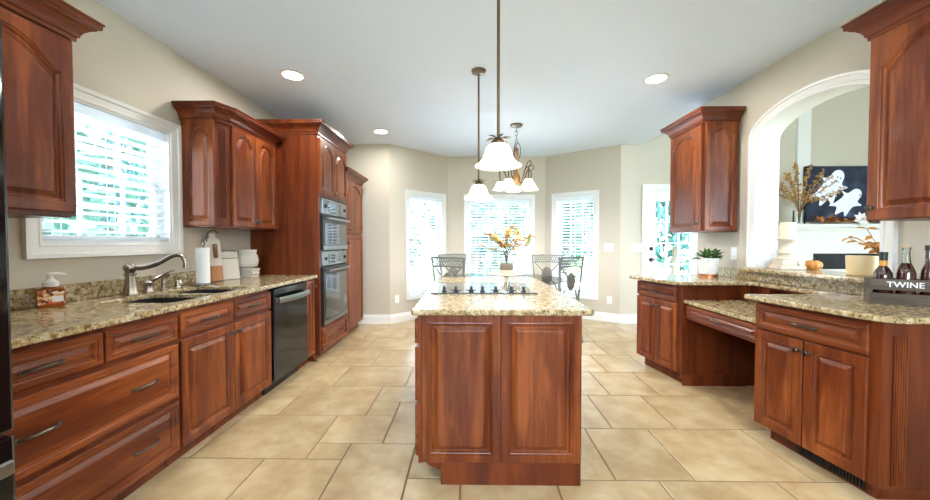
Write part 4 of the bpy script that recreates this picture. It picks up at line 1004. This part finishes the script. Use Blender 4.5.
def ghost(cx, cz, s, lean_, n=26):
    pts = []
    for i in range(n):
        u = i / (n - 1); a = PI * u; pts.append((.10 * s * math.cos(a), .12 * s * math.sin(a) + .12 * s))
    pts += [(-.13 * s, .04 * s), (-.24 * s, -.0 * s), (-.15 * s, -.04 * s), (-.17 * s, -.22 * s), (-.22 * s, -.36 * s), (-.10 * s, -.28 * s), (-.02 * s, -.40 * s), (.05 * s, -.26 * s), (.14 * s, -.30 * s), (.12 * s, -.08 * s), (.22 * s, .05 * s), (.12 * s, .05 * s)]
    c = [Vector((x, z)) for x, z in pts[::3] if True][:9] + [Vector(p) for p in pts[n:]]; N_ = len(c); pts = []
    for i in range(N_):
        a, b, d, e = c[i - 1], c[i], c[(i + 1) % N_], c[(i + 2) % N_]
        for k in range(5): t = k / 5; q = .5 * ((2 * b) + (d - a) * t + (2 * a - 5 * b + 4 * d - e) * t * t + (3 * b - a - 3 * d + e) * t ** 3); pts.append((q.x, q.y))
    return [(cx + x * math.cos(lean_) - z * math.sin(lean_), cz + x * math.sin(lean_) + z * math.cos(lean_)) for x, z in pts]
for cx, cz, s, l in ((.40, .56, .95, -.5), (.66, .33, .80, -.75)):
    g = ghost(cx, cz, s, l); m.loops([[(x, y, z) for x, z in g] for y in (-.0035, -.0045)])
gm = plain('glowing_ghost_white', (40, 44, 50), .4, emit=(210, 226, 240), es=.5); m.build('screen_ghosts', gm, t)
m = MB()
for cx, cz in ((.455, .665), (.50, .645), (.79, .395), (.825, .375)): m.lathe([(.001, 0), (.012, 0), (.001, .0012)], 10, (cx, -.0045, cz), RX90)
m.build('screen_ghost_eyes', M_blackm, t)
t = thing('twig_vase', 'glass vase of golden twigs at the left end of the mantel', 'vase', (4.73, 5.11, 1.5105))
MB().lathe([(.001, 0), (.065, 0), (.07, .006), (.07, .20), (.064, .20), (.064, .012), (.001, .012)], 24).build('vase', M_tglass, t, smooth=True)
q = random.Random(12); ms = MB(); mb_ = MB()
for k in range(16):
    u = -1 + 2 * k / 15 + q.uniform(-.06, .06); rr_ = u * (.62 if u > 0 else .36)
    e = Vector((rr_, q.uniform(-.12, .08), q.uniform(.72, 1.0) * (1 - .45 * abs(u))))
    pts = bez([(0, 0, .02), (e.x * .15, e.y * .15, .30), (e.x * .6, e.y * .6, e.z * .78), e], 6); ms.tube(pts, [.006 - .0002 * i for i in range(len(pts))], 5)
    for p in pts[7:]:
        for _ in range(3):
            d = Vector((q.gauss(0, 1), q.gauss(0, .5), q.gauss(.5, 1))).normalized(); mb_.leaf(p, d, (0, -1, .3), q.uniform(.03, .055), .022)
ms.build('twig', plain('twig_brown', (120, 88, 54), .8), t); mb_.build('foliage', leaf_mat('golden_leaf', (140, 98, 48), (196, 152, 84)), t)
t = thing('leaf_garland', 'brown and cream leaf garland lying along the white mantel', 'garland', (5.7, 5.10, 1.511))
for k, nm in ((2, 'brown_foliage'), (0, 'orange_foliage')):
    m = MB()
    for i in range(150 if k == 2 else 40):
        p = Vector((q.uniform(-.72, .8), q.uniform(-.07, .07), q.uniform(.015, .07))); m.leaf(p, (q.uniform(-1, 1), q.uniform(-1, .3), q.uniform(0, .7)), (q.random() - .5, q.random() - .5, 1), q.uniform(.07, .12), .05)
    m.build(nm, M_fall[k], t)
m = MB()
for i in range(7):
    p = Vector((-.28 + .02 * i, -.07, .07)); m.leaf(Vector((-.22, -.08, .05)), (math.cos(i * .9), -.5, math.sin(i * .9) + .4), (0, -1, .2), .12, .07)
m.build('cream_flower', M_white, t)
